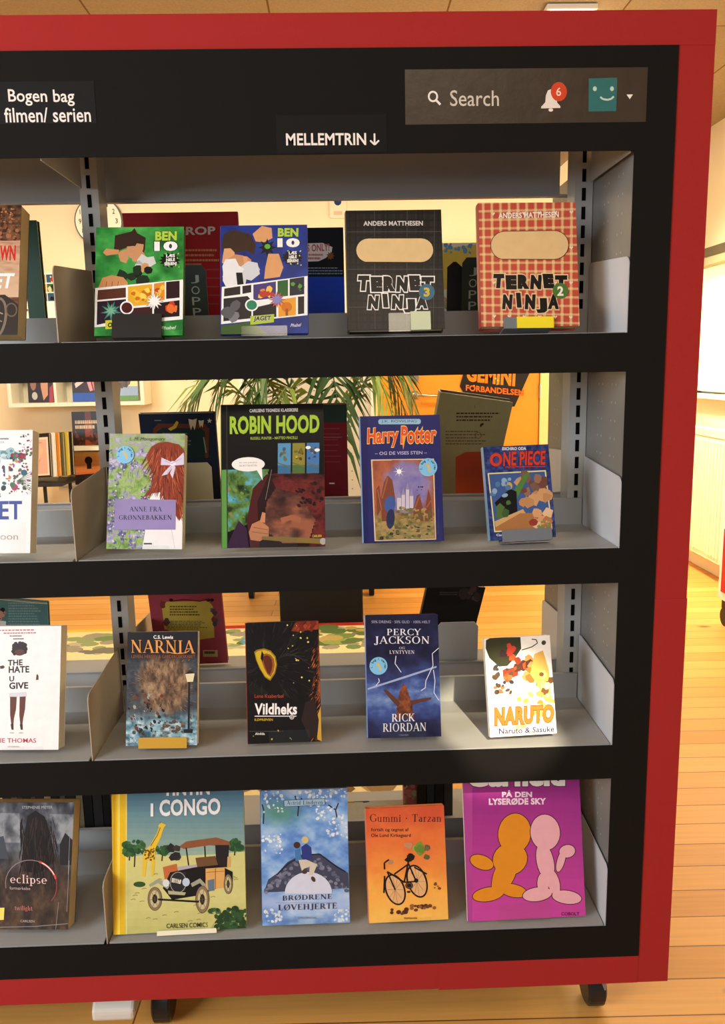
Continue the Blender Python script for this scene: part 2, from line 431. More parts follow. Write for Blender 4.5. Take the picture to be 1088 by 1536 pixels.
    def arctext(s, txt, cx, cy, r, a0, a1, size, c, layer='sticker'):
        n = len(txt)
        for i, ch in enumerate(txt):
            if ch == ' ': continue
            a = R(a0 + (a1 - a0) * i / (n - 1)); polys = sans(ch, .03)
            xs = [p[0] for q in polys for p in q]; mx = (min(xs) + max(xs)) / 2
            bx, by = cx + r * math.cos(a), cy + r * math.sin(a)
            tx, ty = -math.sin(a), math.cos(a); rx, ry = math.cos(a), math.sin(a)
            for q in polys:
                s.put(layer, [s.m(bx + (u - mx) * size * tx + v * size * rx, by + (u - mx) * size * ty + v * size * ry) for u, v in q], s.y - (s.L + 1) * STEP, c)
        s.L += 2
    def sticker(s, cx, cy, r):
        s.E(cx, cy, r, r, (130, 195, 232), layer='sticker', n=28)
        s.arctext('1. bog i serien', cx, cy, r * .66, 165, 375, r * .36, (30, 45, 80))
        s.P([(cx - r * .3, cy - r * .35), (cx, cy - r * .4), (cx + r * .22, cy), (cx + r * .3, cy + r * .5), (cx + r * .05, cy + r * .5), (cx - r * .02, cy + r * .1)], (206, 186, 120), 'sticker')
    def build(s, root):
        for key, items in s.buf.items():
            part = key.split('#')[0]
            v, f, cols = [], [], []
            for p, y, c in items:
                k = len(v); v += [(a, y, b) for a, b in p]; f.append(tuple(range(k, k + len(p)))); cols.append(c)
            me = bpy.data.meshes.new(part); me.from_pydata(v, [], f); me.materials.append(s.ink)
            at = me.attributes.new('ink', 'FLOAT_COLOR', 'FACE')
            at.data.foreach_set('color', [x for c in cols for x in c])
            o = bpy.data.objects.new(part, me); C.objects.link(o); o.parent = root
# ------------------------------------------------------------------ room
YB, XR, XL, YF, ZC = 3.9, 2.63, -3.2, -3.6, 2.58
def floor_mat():
    m = bpy.data.materials.new('pine_floorboards'); m.use_nodes = True
    nt = m.node_tree; b = nt.nodes['Principled BSDF']
    tc = nt.nodes.new('ShaderNodeTexCoord'); mp = nt.nodes.new('ShaderNodeMapping')
    mp.inputs['Rotation'].default_value = (0, 0, R(1.2))
    nt.links.new(tc.outputs['Object'], mp.inputs['Vector'])
    br = nt.nodes.new('ShaderNodeTexBrick')
    br.inputs['Scale'].default_value = 1.0; br.inputs['Brick Width'].default_value = 5.3; br.inputs['Row Height'].default_value = 0.095
    br.inputs['Mortar Size'].default_value = 0.0017; br.inputs['Mortar Smooth'].default_value = 0.3
    br.inputs['Color1'].default_value = lin((232, 172, 92)); br.inputs['Color2'].default_value = lin((212, 148, 68)); br.inputs['Mortar'].default_value = lin((120, 70, 25))
    br.offset = 0.37
    nt.links.new(mp.outputs['Vector'], br.inputs['Vector'])
    m2 = nt.nodes.new('ShaderNodeMapping'); m2.inputs['Scale'].default_value = (1.2, 30, 1); nt.links.new(mp.outputs['Vector'], m2.inputs['Vector'])
    nz = nt.nodes.new('ShaderNodeTexNoise'); nz.inputs['Scale'].default_value = 3; nz.inputs['Detail'].default_value = 8; nt.links.new(m2.outputs['Vector'], nz.inputs['Vector'])
    rp = nt.nodes.new('ShaderNodeMapRange'); rp.inputs['To Min'].default_value = 0.78; rp.inputs['To Max'].default_value = 1.15; nt.links.new(nz.outputs['Fac'], rp.inputs['Value'])
    mx = nt.nodes.new('ShaderNodeMix'); mx.data_type = 'RGBA'; mx.blend_type = 'MULTIPLY'; mx.inputs['Factor'].default_value = 1
    nt.links.new(br.outputs['Color'], mx.inputs['A']); nt.links.new(rp.outputs['Result'], mx.inputs['B'])
    # knots
    m3 = nt.nodes.new('ShaderNodeMapping'); m3.inputs['Scale'].default_value = (2.4, 5.2, 1); nt.links.new(mp.outputs['Vector'], m3.inputs['Vector'])
    vo = nt.nodes.new('ShaderNodeTexVoronoi'); vo.inputs['Scale'].default_value = 1.0; nt.links.new(m3.outputs['Vector'], vo.inputs['Vector'])
    kr = nt.nodes.new('ShaderNodeMapRange'); kr.inputs['From Min'].default_value = 0.04; kr.inputs['From Max'].default_value = 0.10; nt.links.new(vo.outputs['Distance'], kr.inputs['Value'])
    mk = nt.nodes.new('ShaderNodeMix'); mk.data_type = 'RGBA'; mk.inputs['A'].default_value = lin((128, 72, 26))
    nt.links.new(kr.outputs['Result'], mk.inputs['Factor']); nt.links.new(mx.outputs['Result'], mk.inputs['B'])
    nt.links.new(mk.outputs['Result'], b.inputs['Base Color'])
    b.inputs['Roughness'].default_value = 0.42; b.inputs['Specular IOR Level'].default_value = 0.3
    return m
def ceil_mat():
    m = bpy.data.materials.new('wood_wool_ceiling_boards'); m.use_nodes = True
    nt = m.node_tree; b = nt.nodes['Principled BSDF']
    tc = nt.nodes.new('ShaderNodeTexCoord'); mp = nt.nodes.new('ShaderNodeMapping')
    mp.inputs['Location'].default_value = (0.48, 0.12, 0)
    nt.links.new(tc.outputs['Object'], mp.inputs['Vector'])
    br = nt.nodes.new('ShaderNodeTexBrick'); br.offset = 0.0
    br.inputs['Scale'].default_value = 1.0; br.inputs['Brick Width'].default_value = 0.68; br.inputs['Row Height'].default_value = 2.4
    br.inputs['Mortar Size'].default_value = 0.004
    br.inputs['Color1'].default_value = lin((174, 154, 124)); br.inputs['Color2'].default_value = lin((166, 146, 116)); br.inputs['Mortar'].default_value = lin((120, 92, 56))
    nt.links.new(mp.outputs['Vector'], br.inputs['Vector'])
    nz = nt.nodes.new('ShaderNodeTexNoise'); nz.inputs['Scale'].default_value = 110; nz.inputs['Detail'].default_value = 5; nt.links.new(tc.outputs['Object'], nz.inputs['Vector'])
    rp = nt.nodes.new('ShaderNodeMapRange'); rp.inputs['To Min'].default_value = 0.7; rp.inputs['To Max'].default_value = 1.2; nt.links.new(nz.outputs['Fac'], rp.inputs['Value'])
    mx = nt.nodes.new('ShaderNodeMix'); mx.data_type = 'RGBA'; mx.blend_type = 'MULTIPLY'; mx.inputs['Factor'].default_value = 1
    nt.links.new(br.outputs['Color'], mx.inputs['A']); nt.links.new(rp.outputs['Result'], mx.inputs['B'])
    nt.links.new(mx.outputs['Result'], b.inputs['Base Color']); b.inputs['Roughness'].default_value = 0.95
    b.inputs['Specular IOR Level'].default_value = 0.05
    return m
WALL = mat('cream_painted_wall', (242, 226, 190), 0.8, 0.15, var=0.03, scale=4)
struct(MB().box(XL, XR, YF, YB, -0.06, 0).build('floor', floor_mat()))
struct(MB().box(XL, XR, YF, YB, ZC, ZC + 0.08).build('ceiling', ceil_mat()))
struct(MB().box(XL - .1, XR + .1, YB, YB + 0.12, -0.06, ZC + .08).build('wall_back', WALL))
struct(MB().box(XL - .1, XL, YF, YB, -0.06, ZC + .08).build('wall_left', WALL))
# right wall with the opening of its window
wr = MB(); WY0, WY1, WZ0, WZ1 = 1.5, 3.86, 1.05, 1.80
wr.box(XR, XR + .2, YF, WY0, -0.06, ZC + .08); wr.box(XR, XR + .2, WY1, YB, -0.06, ZC + .08)
wr.box(XR, XR + .2, WY0, WY1, -0.06, WZ0); wr.box(XR, XR + .2, WY0, WY1, WZ1, ZC + .08)
struct(wr.build('wall_right', WALL))
# window with a pleated blind lit from outside
wn = struct(empty('window_1', (XR + .06, (WY0 + WY1) / 2, WZ0)))
WHITE = mat('white_painted_wood', (240, 236, 222), 0.5, 0.3)
fr = MB(); hw = (WY1 - WY0) / 2; hh = WZ1 - WZ0
fr.box(0, .06, -hw, hw, 0, .05).box(0, .06, -hw, hw, hh - .05, hh).box(0, .06, -hw, -hw + .05, 0, hh).box(0, .06, hw - .05, hw, 0, hh).box(0, .06, -.03, .03, 0, hh)
fr.build('window_frame', WHITE, wn)
bm_ = bpy.data.materials.new('daylit_pleated_blind'); bm_.use_nodes = True
b_ = bm_.node_tree.nodes['Principled BSDF']; b_.inputs['Base Color'].default_value = lin((250, 240, 205))
b_.inputs['Emission Color'].default_value = lin((255, 243, 196)); b_.inputs['Emission Strength'].default_value = 0.62
bl = MB(); n = 90
for i in range(n):
    y0, y1 = -hw + .02 + (2 * hw - .04) * i / n, -hw + .02 + (2 * hw - .04) * (i + .55) / n
    y2 = -hw + .02 + (2 * hw - .04) * (i + 1) / n
    bl.face([(-.012, y0, .01), (-.028, y1, .01), (-.028, y1, hh - .01), (-.012, y0, hh - .01)])
    bl.face([(-.028, y1, .01), (-.012, y2, .01), (-.012, y2, hh - .01), (-.028, y1, hh - .01)])
bl.build('blind', bm_, wn)
MB().box(-.12, .06, -hw - .04, hw + .02, -.028, 0).build('window_sill', WHITE, wn, bevel=.004)
MB().box(-.11, -.02, -hw - .04, hw + .02, hh + .035, hh + .085).build('blind_rail', mat('dark_bronze_rail', (78, 70, 50), 0.5), wn)
MB().box(-.105, -.03, -hw - .04, hw + .02, hh - .01, hh + .035).build('blind_box', mat('grey_blind_box', (176, 166, 130), 0.6), wn)
struct(MB().box(XR - .02, XR, YF, YB, 0, .095).build('baseboard_right', WHITE, bevel=.004))
struct(MB().box(XL, .55, YB - .018, YB, 0, .095).build('baseboard_back', WHITE, bevel=.004))
# radiator below the window
rd = empty('radiator', (XR - .02, 2.68, .12))
rp = MB(); rp.box(-.085, -.03, -1.14, 1.14, 0, .70)
for i in range(58):
    y = -1.11 + i * .0385; rp.box(-.092, -.084, y, y + .022, .03, .67)
rp.build('panel', mat('cream_enamel', (250, 240, 205), 0.5, 0.3), rd)
MB().box(-.09, -.01, -1.145, 1.145, .70, .74).build('top_grille', mat('cream_enamel_grille', (236, 226, 190), 0.5), rd)
for y in (-.8, .8): MB().box(-.03, .0, y, y + .04, .1, .6).build('bracket', WHITE, rd)
tag(rd, 'long cream panel radiator on the wall under the bright pleated blind', 'radiator')

# orange door in the back wall
dr = struct(empty('door_1', (1.18, YB, 0)))
DW0, DW1 = -.50, .502
ORA = mat('orange_wood_veneer', (226, 146, 40), 0.45, 0.35, var=0.10, scale=3)
dl = MB().box(DW0, DW1, -.045, -.002, .01, 1.92).build('door_leaf', ORA, dr, bevel=.003)
f2 = MB(); f2.box(DW0 - .062, DW0 - .004, -.06, 0, 0, 1.98).box(DW1 + .004, DW1 + .055, -.06, 0, 0, 1.98).box(DW0 - .062, DW1 + .055, -.06, 0, 1.925, 1.98)
f2.build('door_frame', mat('yellow_door_frame', (246, 212, 140), 0.5), dr)
STEEL = mat('brushed_steel', (190, 180, 160), 0.3, 0.5, 0.9)
h = MB(); hx = -.275
h.tube([(hx, -.05, 1.066), (hx, -.10, 1.066)], .011).tube([(hx, -.10, 1.066), (hx + .02, -.108, 1.066), (hx + .15, -.108, 1.06)], .010)
h.tube([(hx, -.046, 1.066), (hx, -.056, 1.066)], .026, 18)
h.build('door_handle', STEEL, dr, smooth=True)
MB().tube([(hx, -.046, 1.17), (hx, -.06, 1.17)], .024, 18).build('lock_cylinder', STEEL, dr)
for z in (.3, 1.03, 1.7): MB().tube([(DW1 + .004, -.055, z), (DW1 + .004, -.055, z + .09)], .009).build('hinge', STEEL, dr)
ltm = bpy.data.materials.new('lamp_diffuser'); ltm.use_nodes = True
b_ = ltm.node_tree.nodes['Principled BSDF']; b_.inputs['Emission Color'].default_value = (1, .9, .68, 1); b_.inputs['Emission Strength'].default_value = 3.0
def ceiling_lamp(x, y, label, sx=.085, sy=.6):
    t = empty('ceiling_lamp', (x, y, ZC))
    MB().box(-sx - .012, sx + .012, -sy - .012, sy + .012, -.022, -.002).build('housing', WHITE, t, bevel=.004)
    MB().box(-sx, sx, -sy, sy, -.075, -.0225).build('diffuser', ltm, t)
    tag(t, label, 'lamp')
ceiling_lamp(1.345, 2.66, 'long bright strip lamp on the tan ceiling above the frame top')

# ------------------------------------------------------------------ bookcase on castors
ZS = [1.2929, 0.9471, 0.6012, 0.2554]          # front lip height of the four shelves
GREY = mat('grey_lacquered_steel', (160, 159, 157), 0.42, 0.35)
GREYD = mat('grey_steel_upright', (172, 171, 167), 0.38, 0.35)
SHADED = mat('shaded_steel_plate', (164, 155, 140), 0.45, 0.3)  # side plates turned from the daylight: their shade is put into the colour
BLACK = mat('black_rubber', (26, 26, 28), 0.5, 0.3)
HOLE = mat('dark_slot', (8, 8, 8), 0.9, 0.1)
bc = empty('bookcase', (0, 0, 0))
tag(bc, 'grey double-sided steel bookcase on castors behind the red and black paper front', 'bookcase')
DS = 0.205; YU0, YU1 = 0.212, 0.262; YE = 0.50      # shelf depth, upright tube, total depth
bays = ((-0.886, -0.004), (0.0, 0.885))
for bx0, bx1 in bays:
    for z in ZS:
        for back in (0, 1):
            s = MB()
            yf, yb = (0.003, DS) if not back else (YE - .003, YE - DS)
            a, b = min(yf, yb), max(yf, yb)
            s.box(bx0 + .003, bx1 - .003, a, b, z - .004, z)
            s.box(bx0 + .003, bx1 - .003, (yf if not back else yf - .0015), (yf + .0015 if not back else yf), z - .028, z - .004)
            s.build('shelf', GREY, bc)
            st = MB(); q = yb if not back else yb - .0015
            st.box(bx0 + .003, bx1 - .003, q, q + .0015, z - .02, z + .048)
            st.box(bx0 + .003, bx1 - .003, min(q, q + (.008 if not back else -.008)), max(q + .0015, q + (.008 if not back else -.008)), z + .048, z + .0495)
            st.build('back_stop', GREY, bc)
def plate(x, z, back, m=SHADED, hh=.116):
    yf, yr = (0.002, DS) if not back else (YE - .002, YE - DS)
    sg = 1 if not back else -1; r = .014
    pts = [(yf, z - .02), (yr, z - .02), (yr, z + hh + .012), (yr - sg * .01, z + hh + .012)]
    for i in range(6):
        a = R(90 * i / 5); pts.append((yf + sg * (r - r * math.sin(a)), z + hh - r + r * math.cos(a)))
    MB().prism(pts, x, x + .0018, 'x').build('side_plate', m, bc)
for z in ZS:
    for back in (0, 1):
        plate(-.0015, z, back); plate(.884, z, back, mat('lit_steel_plate', (196, 197, 202), 0.4, 0.35)); plate(-.886, z, back)  # right-hand plates are the same steel, with daylight put into a paler colour
# uprights: square tubes with two rows of slots
def upright(x0, x1):
    u = MB(); u.box(x0, x1, YU0, YU1, .10, 1.66); s = u; xm = (x0 + x1) / 2; z = .13
    while z < 1.64:
        s.box(xm - .0035, xm + .0035, YU0 - .0006, YU0 + .0012, z, z + .0215, 1); s.box(xm - .0035, xm + .0035, YU1 - .001, YU1 + .0006, z, z + .0215, 1); z += .0318
    u.build('upright', [GREYD, HOLE], bc)
upright(-.012, .020); upright(.856, .888); upright(-.905, -.867)
# perforated end panels
def end_panel(x0, x1):
    e = MB(); e.box(x0, x1, .004, YE - .004, .12, 1.60); d = e; xi = x0 - .0004 if x0 > 0 else x1 + .0004
    for k in range(48):
        for yy in (.055, .075, .125, .145, .345, .365, .42, .44):
            z = .16 + k * .03
            d.face([(xi, yy + .0022 * math.cos(a), z + .0022 * math.sin(a)) for a in (i * math.pi / 4 for i in range(8))], 1)
    e.build('end_panel', [mat('dull_grey_steel', (122, 120, 116), 0.35, 0.4), mat('pale_perforation', (176, 174, 168), 0.6)], bc)
end_panel(.889, .892); end_panel(-.909, -.906)
# top cover, header and its end cheeks
hd = MB(); hd.box(-.885, .850, .292, .296, 1.554, 1.632); hd.box(-.885, .885, .286, .30, 1.551, 1.555)
hd.build('header', GREY, bc)
MB().box(-.909, .892, .0, YE, 1.640, 1.652).build('top_board', GREY, bc)
for x in (-.006, .880, -.888):
    MB().prism([(.004, 1.640), (.004, 1.5585), (.200, 1.5585), (.200, 1.640)], x, x + .0018, 'x').build('cheek', GREY, bc)
# base, feet and castors
MB().box(-.905, .892, .05, YE - .05, .150, .215).build('base_tray', mat('dark_grey_base', (70, 68, 66), 0.6), bc)
FOOT = mat('pale_steel_foot', (205, 200, 190), 0.4, 0.4)
for x0, x1, yf, zf in ((-.92, -.86, .03, .075), (-.05, .028, .03, .072), (.81, .87, .20, .13)):
    MB().prism([(yf, zf), (yf, zf + .02), (yf + .05, .149), (YE - yf - .05, .149), (YE - yf, zf + .02), (YE - yf, zf)], x0, x1, 'x').build('foot', FOOT, bc, bevel=.006)
for x in (-.885, .062, .904):
    for y in (.10, YE - .10):
        k = MB(); k.box(x - .028, x + .028, y - .03, y + .03, .096, .106)
        k.prism([(y - .022, .10), (y + .026, .10), (y + .034, .045), (y + .02, .035), (y - .012, .075)], x - .024, x - .020, 'x')
        k.prism([(y - .022, .10), (y + .026, .10), (y + .034, .045), (y + .02, .035), (y - .012, .075)], x + .020, x + .024, 'x')
        ko = k.build('castor', BLACK, bc)
        w = MB(); w.tube([(x - .018, y + .02, .042), (x - .014, y + .02, .042)], [.036, .042], 24); w.tube([(x - .014, y + .02, .042), (x + .014, y + .02, .042)], .042, 24); w.tube([(x + .014, y + .02, .042), (x + .018, y + .02, .042)], [.042, .036], 24)
        w.build('wheel', mat('black_wheel', (30, 30, 32), 0.35, 0.4), ko, smooth=False)

# ------------------------------------------------------------------ paper front
fac = empty('display_facade', (0, 0, 0))
tag(fac, 'large black and red paper front with four window openings fixed before the grey bookcase', 'display front')
RED = mat('matt_red_paper', (158, 42, 40), 0.8, 0.12, var=0.05, scale=300)
BLK = mat('matt_black_paper', (20, 19, 18), 0.75, 0.12, var=0.12, scale=200)
BLK2 = mat('deep_black_label_paper', (17, 16, 15), 0.6, 0.16)
XI, XO, TI, TO, BI, BO = .946, 1.0008, 1.7072, 1.7554, .1938, .1389
XP = .885
rows = [(1.5609, ZS[0] - .001), (1.2317, ZS[1] - .001), (.8878, ZS[2] - .001), (.5399, ZS[3] - .001)]
bp = MB(); y0, y1 = -.003, 0.0
edges = [TI] + [e for r_ in rows for e in r_] + [BI]
for i in range(0, len(edges), 2): bp.box(-XI, XP, y0, y1, edges[i + 1], edges[i])
for t, b in rows: bp.box(-XI, -XP, y0, y1, b, t)
bp.box(XP, XI, y0, y1, BI, TI)
bp.build('black_panel', BLK, fac)
def strip(x0, x1, z0, z1, y):
    MB().box(x0, x1, y - .0012, y, z0, z1).build('red_border', RED, fac)
strip(-XO, .55, TI, TO, 0); strip(.55, XO, TI - .0, TO, -.0006)
strip(XI, XO, .857, TI, 0); strip(XI, XO + .0008, .49, .858, -.0006); strip(XI, XO + .001, BO, .491, 0)
strip(-XO, .585, BO + .002, BI, 0); strip(.585, XI, BO, BI + .0006, -.0006)
strip(-XO, -XI, BO, TI, 0)
def on_front(px, py, y=0.0):
    q = ray(px, py); t = (y - CAM.y) / q.y; p = CAM + q * t; return p.x, p.z
def label_patch(name, quad, y, m, label):
    """a printed sheet stuck on the paper front; returns artwork mapped on it"""
    pts = [on_front(*p) for p in quad]
    x0 = min(pts[0][0], pts[3][0]); x1 = max(pts[1][0], pts[2][0]); z0 = min(pts[2][1], pts[3][1]); z1 = max(pts[0][1], pts[1][1])
    t = empty(name, (0, y, z0)); t.parent = fac
    MB().box(x0, x1, -.0004, 0, 0, z1 - z0).build('sheet', m, t)
    a = Art(x1 - x0, z1 - z0, quad, x0=x0, y=-.0005, ink=INKM); tag(t, label); return a, t
a, t = label_patch('heading_label', [(-20, 124), (142, 126), (142, 186), (-20, 184)], -.0031, BLK2, 'black label with white two-line heading')
W_ = (235, 228, 222)
a.T('Bogen bag', 16, 135, 112, 158, W_, .012, slope=3); a.T('filmen/ serien', 8, 161, 134, 182, W_, .012, slope=2); a.build(t)
a, t = label_patch('level_label', [(416, 174), (580, 172), (580, 229), (416, 231)], -.0031, BLK2, 'black label reading MELLEMTRIN with a down arrow')
a.T('MELLEMTRIN', 430, 201, 549, 219, W_, .022, slope=-.6)
a.pic = 'down_arrow'; a.L_([(561.5, 201), (561.5, 217)], 2.6, W_); a.L_([(555, 211.5), (561.6, 218), (568, 211.5)], 2.6, W_); a.build(t)
TB = mat('dark_brown_glossy_print', (58, 47, 36), 0.36, 0.4, var=0.2, scale=30, bump=0.25)
a, t = label_patch('toolbar_print', [(608, 113), (970, 102), (968, 181), (608, 188)], -.0031, TB, 'dark toolbar printout with search field, bell and avatar')
a.pic = 'search_icon'; a.grp = 'search'; a.ring(647.5, 149, 6, 6.5, 2.6, W_); a.L_([(652, 154), (658, 160)], 3.2, W_)
a.grp = None; a.T('Search', 672, 140, 743, 162, (205, 196, 184), .004, slope=-1)
a.pic = 'bell_icon'; bell = [(806, 161), (812, 155), (813, 145), (816, 138), (821, 136), (827, 138), (830, 145), (830, 155), (835, 160)]
a.P(bell + [(835, 162.5), (806, 163.5)], (230, 220, 210)); a.E(820.5, 165.5, 3.5, 2.4, (230, 220, 210))
a.E(832.5, 139.5, 12.2, 13.5, (206, 74, 44), n=28); a.T('6', 828.5, 133.5, 836, 145.5, (240, 215, 200), .01)
a.pic = 'avatar_icon'; a.P([(878, 120), (922, 118), (921, 166), (878, 167)], (54, 110, 108))
for x, y in ((887.5, 134.5), (914, 134)): a.E(x, y, 3, 3.4, (190, 210, 200))
a.L_([(896, 146), (900, 149), (907, 150), (913, 148.6), (917, 145)], 2.8, (190, 210, 200))
a.pic = 'menu_arrow'; a.P([(937, 142), (947, 141.6), (942, 148.5)], (240, 232, 222)); a.build(t)
# ------------------------------------------------------------------ books on the front shelves
PAPER = mat('book_page_edges', (226, 214, 186), 0.8, 0.1, var=0.08, scale=250)
PAPERT = mat('yellowed_page_edges', (206, 180, 132), 0.8, 0.1, var=0.1, scale=250)
def frame_matrix(X, Y, Z, yaw, tilt, roll):
    ex = Vector((math.cos(yaw), math.sin(yaw), 0)); ey = Vector((-math.sin(yaw), math.cos(yaw), 0))
    ez = ey * math.sin(tilt) + Vector((0, 0, 1)) * math.cos(tilt)
    ax = ex * math.cos(roll) + ez * math.sin(roll); az = ez * math.cos(roll) - ex * math.sin(roll); ay = az.cross(ax)
    return Matrix(((ax.x, ay.x, az.x, X), (ax.y, ay.y, az.y, Y), (ax.z, ay.z, az.z, Z), (0, 0, 0, 1)))
def make_book(label, X, Y, Z, yaw, tilt, w, h, roll, th, cover, spine=None, hard=True, pages=PAPER, name='book', group=None):
    root = empty(name); root.matrix_world = frame_matrix(X, Y, Z, yaw, tilt, roll)
    tag(root, label, 'book', group)
    bt = .0022 if hard else .0006; ov = .003 if hard else .0; r = .003 if hard else .0012
    cm = mat('cover_' + '_'.join(map(str, cover)), cover, 0.35, 0.35)
    sm = mat('cover_' + '_'.join(map(str, spine or cover)), spine or cover, 0.35, 0.35)
    c = MB()
    prof = rrect(-w / 2, 0, w / 2, h, r, (0, 1, 1, 0), 4)
    c.prism(prof, 0, bt, 'y', 0); c.prism(prof, th - bt, th, 'y', 0)
    # spine, slightly rounded
    n = 6; bul = .002 if hard else .0004
    arc_ = [(-w / 2 - bul * math.sin(math.pi * i / n), th * i / n) for i in range(n + 1)]
    c.prism(arc_ + [(-w / 2 + .0015, th), (-w / 2 + .0015, 0)], 0, h, 'z', 1)
    c.build('cover', [cm, sm], root)
    MB().box(-w / 2 + .0016, w / 2 - ov - .0006, bt + .00005, th - bt - .00005, ov + .0004, h - ov - .0004).build('page_block', pages, root)
    return root
HOLD = {'clear': CLEAR, 'grey': mat('grey_powder_coated_holder', (112, 116, 124), 0.5), 'yellow': mat('yellow_plastic_holder', (196, 150, 40), 0.4),
        'black': mat('black_plastic_holder', (12, 12, 14), 0.3, 0.5), 'white': mat('white_plastic_holder', (236, 232, 205), 0.4)}
def make_holder(M, th, w, x, lip, kind, label):
    """bent easel: front lip, sole, back rest and prop leg"""
    root = empty('book_holder'); root.matrix_world = M
    t = .0018; m = HOLD[kind]
    MB().prism(rrect(x - w / 2, -.0042, x + w / 2, lip, .002, (0, 0, 1, 1), 3), -.0042, -.0024, 'y').build('lip', m, root)
    MB().box(x - w / 2, x + w / 2, -.0023, th + .0024, -.0042, -.0024).build('sole', m, root)
    MB().prism(rrect(x - w * .5, -.0042, x + w * .5, .085, .004, (0, 0, 1, 1), 3), th + .0025, th + .0043, 'y').build('back_rest', m, root)
    tag(root, label, 'book holder'); return root

SP = {  # thickness, (x, y, z, yaw, tilt, width, height, roll), photo outline of the front cover
'A': (0.032, (-0.1433, 0.0352, 1.3077, -0.0328, 0.2653, 0.1394, 0.2121, -0.0105), [(-92.0, 316.0), (38.0, 317.0), (30.0, 510.0), (-100.0, 513.0)]),
'B': (0.012, (0.1144, 0.0383, 1.3023, -0.0262, 0.2545, 0.1405, 0.1779, -0.0104), [(148.0, 346.0), (277.0, 346.0), (276.0, 509.0), (143.0, 510.0)]),
'C': (0.012, (0.3142, 0.0399, 1.3018, -0.0237, 0.2449, 0.1392, 0.1781, -0.0053), [(333.0, 343.0), (461.0, 341.0), (463.0, 505.0), (332.0, 506.0)]),
'D': (0.025, (0.5258, 0.0389, 1.3048, 0.0037, 0.2464, 0.1547, 0.1968, -0.0012), [(520.0, 321.0), (660.0, 320.0), (668.0, 499.0), (522.0, 502.0)]),
'E': (0.028, (0.7412, 0.0385, 1.3058, 0.0033, 0.2351, 0.1587, 0.204, -0.0096), [(718.0, 308.0), (861.0, 311.0), (868.0, 494.0), (720.0, 498.0)]),
'F': (0.026, (-0.1407, 0.0147, 0.9598, -0.0329, 0.2481, 0.1271, 0.2022, -0.0104), [(-60.0, 650.0), (55.0, 652.0), (50.0, 837.0), (-65.0, 838.0)]),
'G': (0.018, (0.1041, 0.0256, 0.9582, -0.0656, 0.2532, 0.1265, 0.1919, -0.0156), [(168.0, 653.0), (280.0, 656.0), (275.0, 829.0), (162.0, 828.0)]),
'H': (0.012, (0.3171, 0.0244, 0.9563, 0.0043, 0.2451, 0.1703, 0.2391, -0.0075), [(334.0, 610.0), (484.0, 611.0), (490.0, 825.0), (334.0, 827.0)]),
'I': (0.024, (0.5331, 0.0305, 0.9586, 0.0113, 0.2464, 0.1344, 0.2128, 0.0007), [(541.0, 627.0), (658.0, 625.0), (667.0, 815.0), (545.0, 818.0)]),
'J': (0.016, (0.7343, 0.0356, 0.9578, 0.0907, 0.2754, 0.1141, 0.1587, 0.0119), [(724.0, 672.0), (819.0, 669.0), (836.0, 808.0), (735.0, 813.0)]),
'K': (0.028, (-0.1317, 0.0205, 0.6147, -0.0394, 0.2606, 0.1401, 0.2095, -0.0083), [(-25.0, 940.0), (95.0, 941.0), (90.0, 1126.0), (-32.0, 1128.0)]),
'L': (0.02, (0.1113, 0.0246, 0.6128, -0.0251, 0.269, 0.1223, 0.1934, -0.009), [(195.0, 950.0), (299.0, 948.0), (296.0, 1118.0), (189.0, 1122.0)]),
'M': (0.017, (0.3232, 0.0245, 0.611, 0.012, 0.2394, 0.1267, 0.2069, 0.0021), [(369.0, 936.0), (478.0, 932.0), (483.0, 1114.0), (373.0, 1118.0)]),
'N': (0.03, (0.5304, 0.0241, 0.6143, -0.0173, 0.2458, 0.127, 0.2105, 0.0025), [(548.0, 925.0), (655.0, 922.0), (663.0, 1108.0), (552.0, 1108.0)]),
'O': (0.016, (0.7372, 0.0225, 0.612, 0.0457, 0.2787, 0.1172, 0.1695, 0.0113), [(725.0, 958.0), (820.0, 955.0), (837.0, 1103.0), (735.0, 1107.0)]),
'P': (0.036, (-0.149, 0.0196, 0.2742, -0.0208, 0.3279, 0.1526, 0.2167, -0.0187), [(-12.0, 1211.0), (115.0, 1208.0), (100.0, 1400.0), (-28.0, 1404.0)]),
'Q': (0.011, (0.1259, 0.0139, 0.2638, 0.024, 0.24, 0.2341, 0.3053, 0.0014), [(167.6, 1142.8), (364.1, 1134.2), (369.9, 1394.7), (170.9, 1405.4)]),
'R': (0.02, (0.3498, 0.018, 0.266, 0.0024, 0.2461, 0.1566, 0.2361, -0.0011), [(392.0, 1190.0), (520.0, 1184.0), (526.0, 1389.0), (393.0, 1393.0)]),
'S': (0.014, (0.534, 0.0173, 0.2648, 0.016, 0.2499, 0.1426, 0.2005, 0.004), [(550.0, 1216.0), (664.0, 1211.0), (675.0, 1384.0), (553.0, 1390.0)]),
'T': (0.009, (0.7466, 0.0146, 0.2633, 0.0178, 0.24, 0.2146, 0.2944, 0.0011), [(692.5, 1135.3), (867.4, 1128.2), (878.9, 1376.7), (701.9, 1385.4)]),
}
def front_book(k, label, cover, spine=None, hard=True, pages=PAPER, org=(0, 0, 1.0)):
    th, (X, Y, Z, yaw, tilt, w, h, roll), quad = SP[k]
    b = make_book(label, X, Y, Z, yaw, tilt, w, h, roll, th, cover, spine, hard, pages)
    return b, Art(w, h, quad, org)
def hold(k, w, x, lip, kind, label):
    th, (X, Y, Z, yaw, tilt, _, _, roll), _q = SP[k]
    return make_holder(frame_matrix(X, Y, Z, yaw, tilt, roll), th, w, x, lip, kind, label)
Z3, Z4, Z6, Z7, Z8 = (0, 280, 3.2), (300, 280, 3.2), (0, 540, 3.2), (300, 540, 2.863), (640, 540, 2.4286)
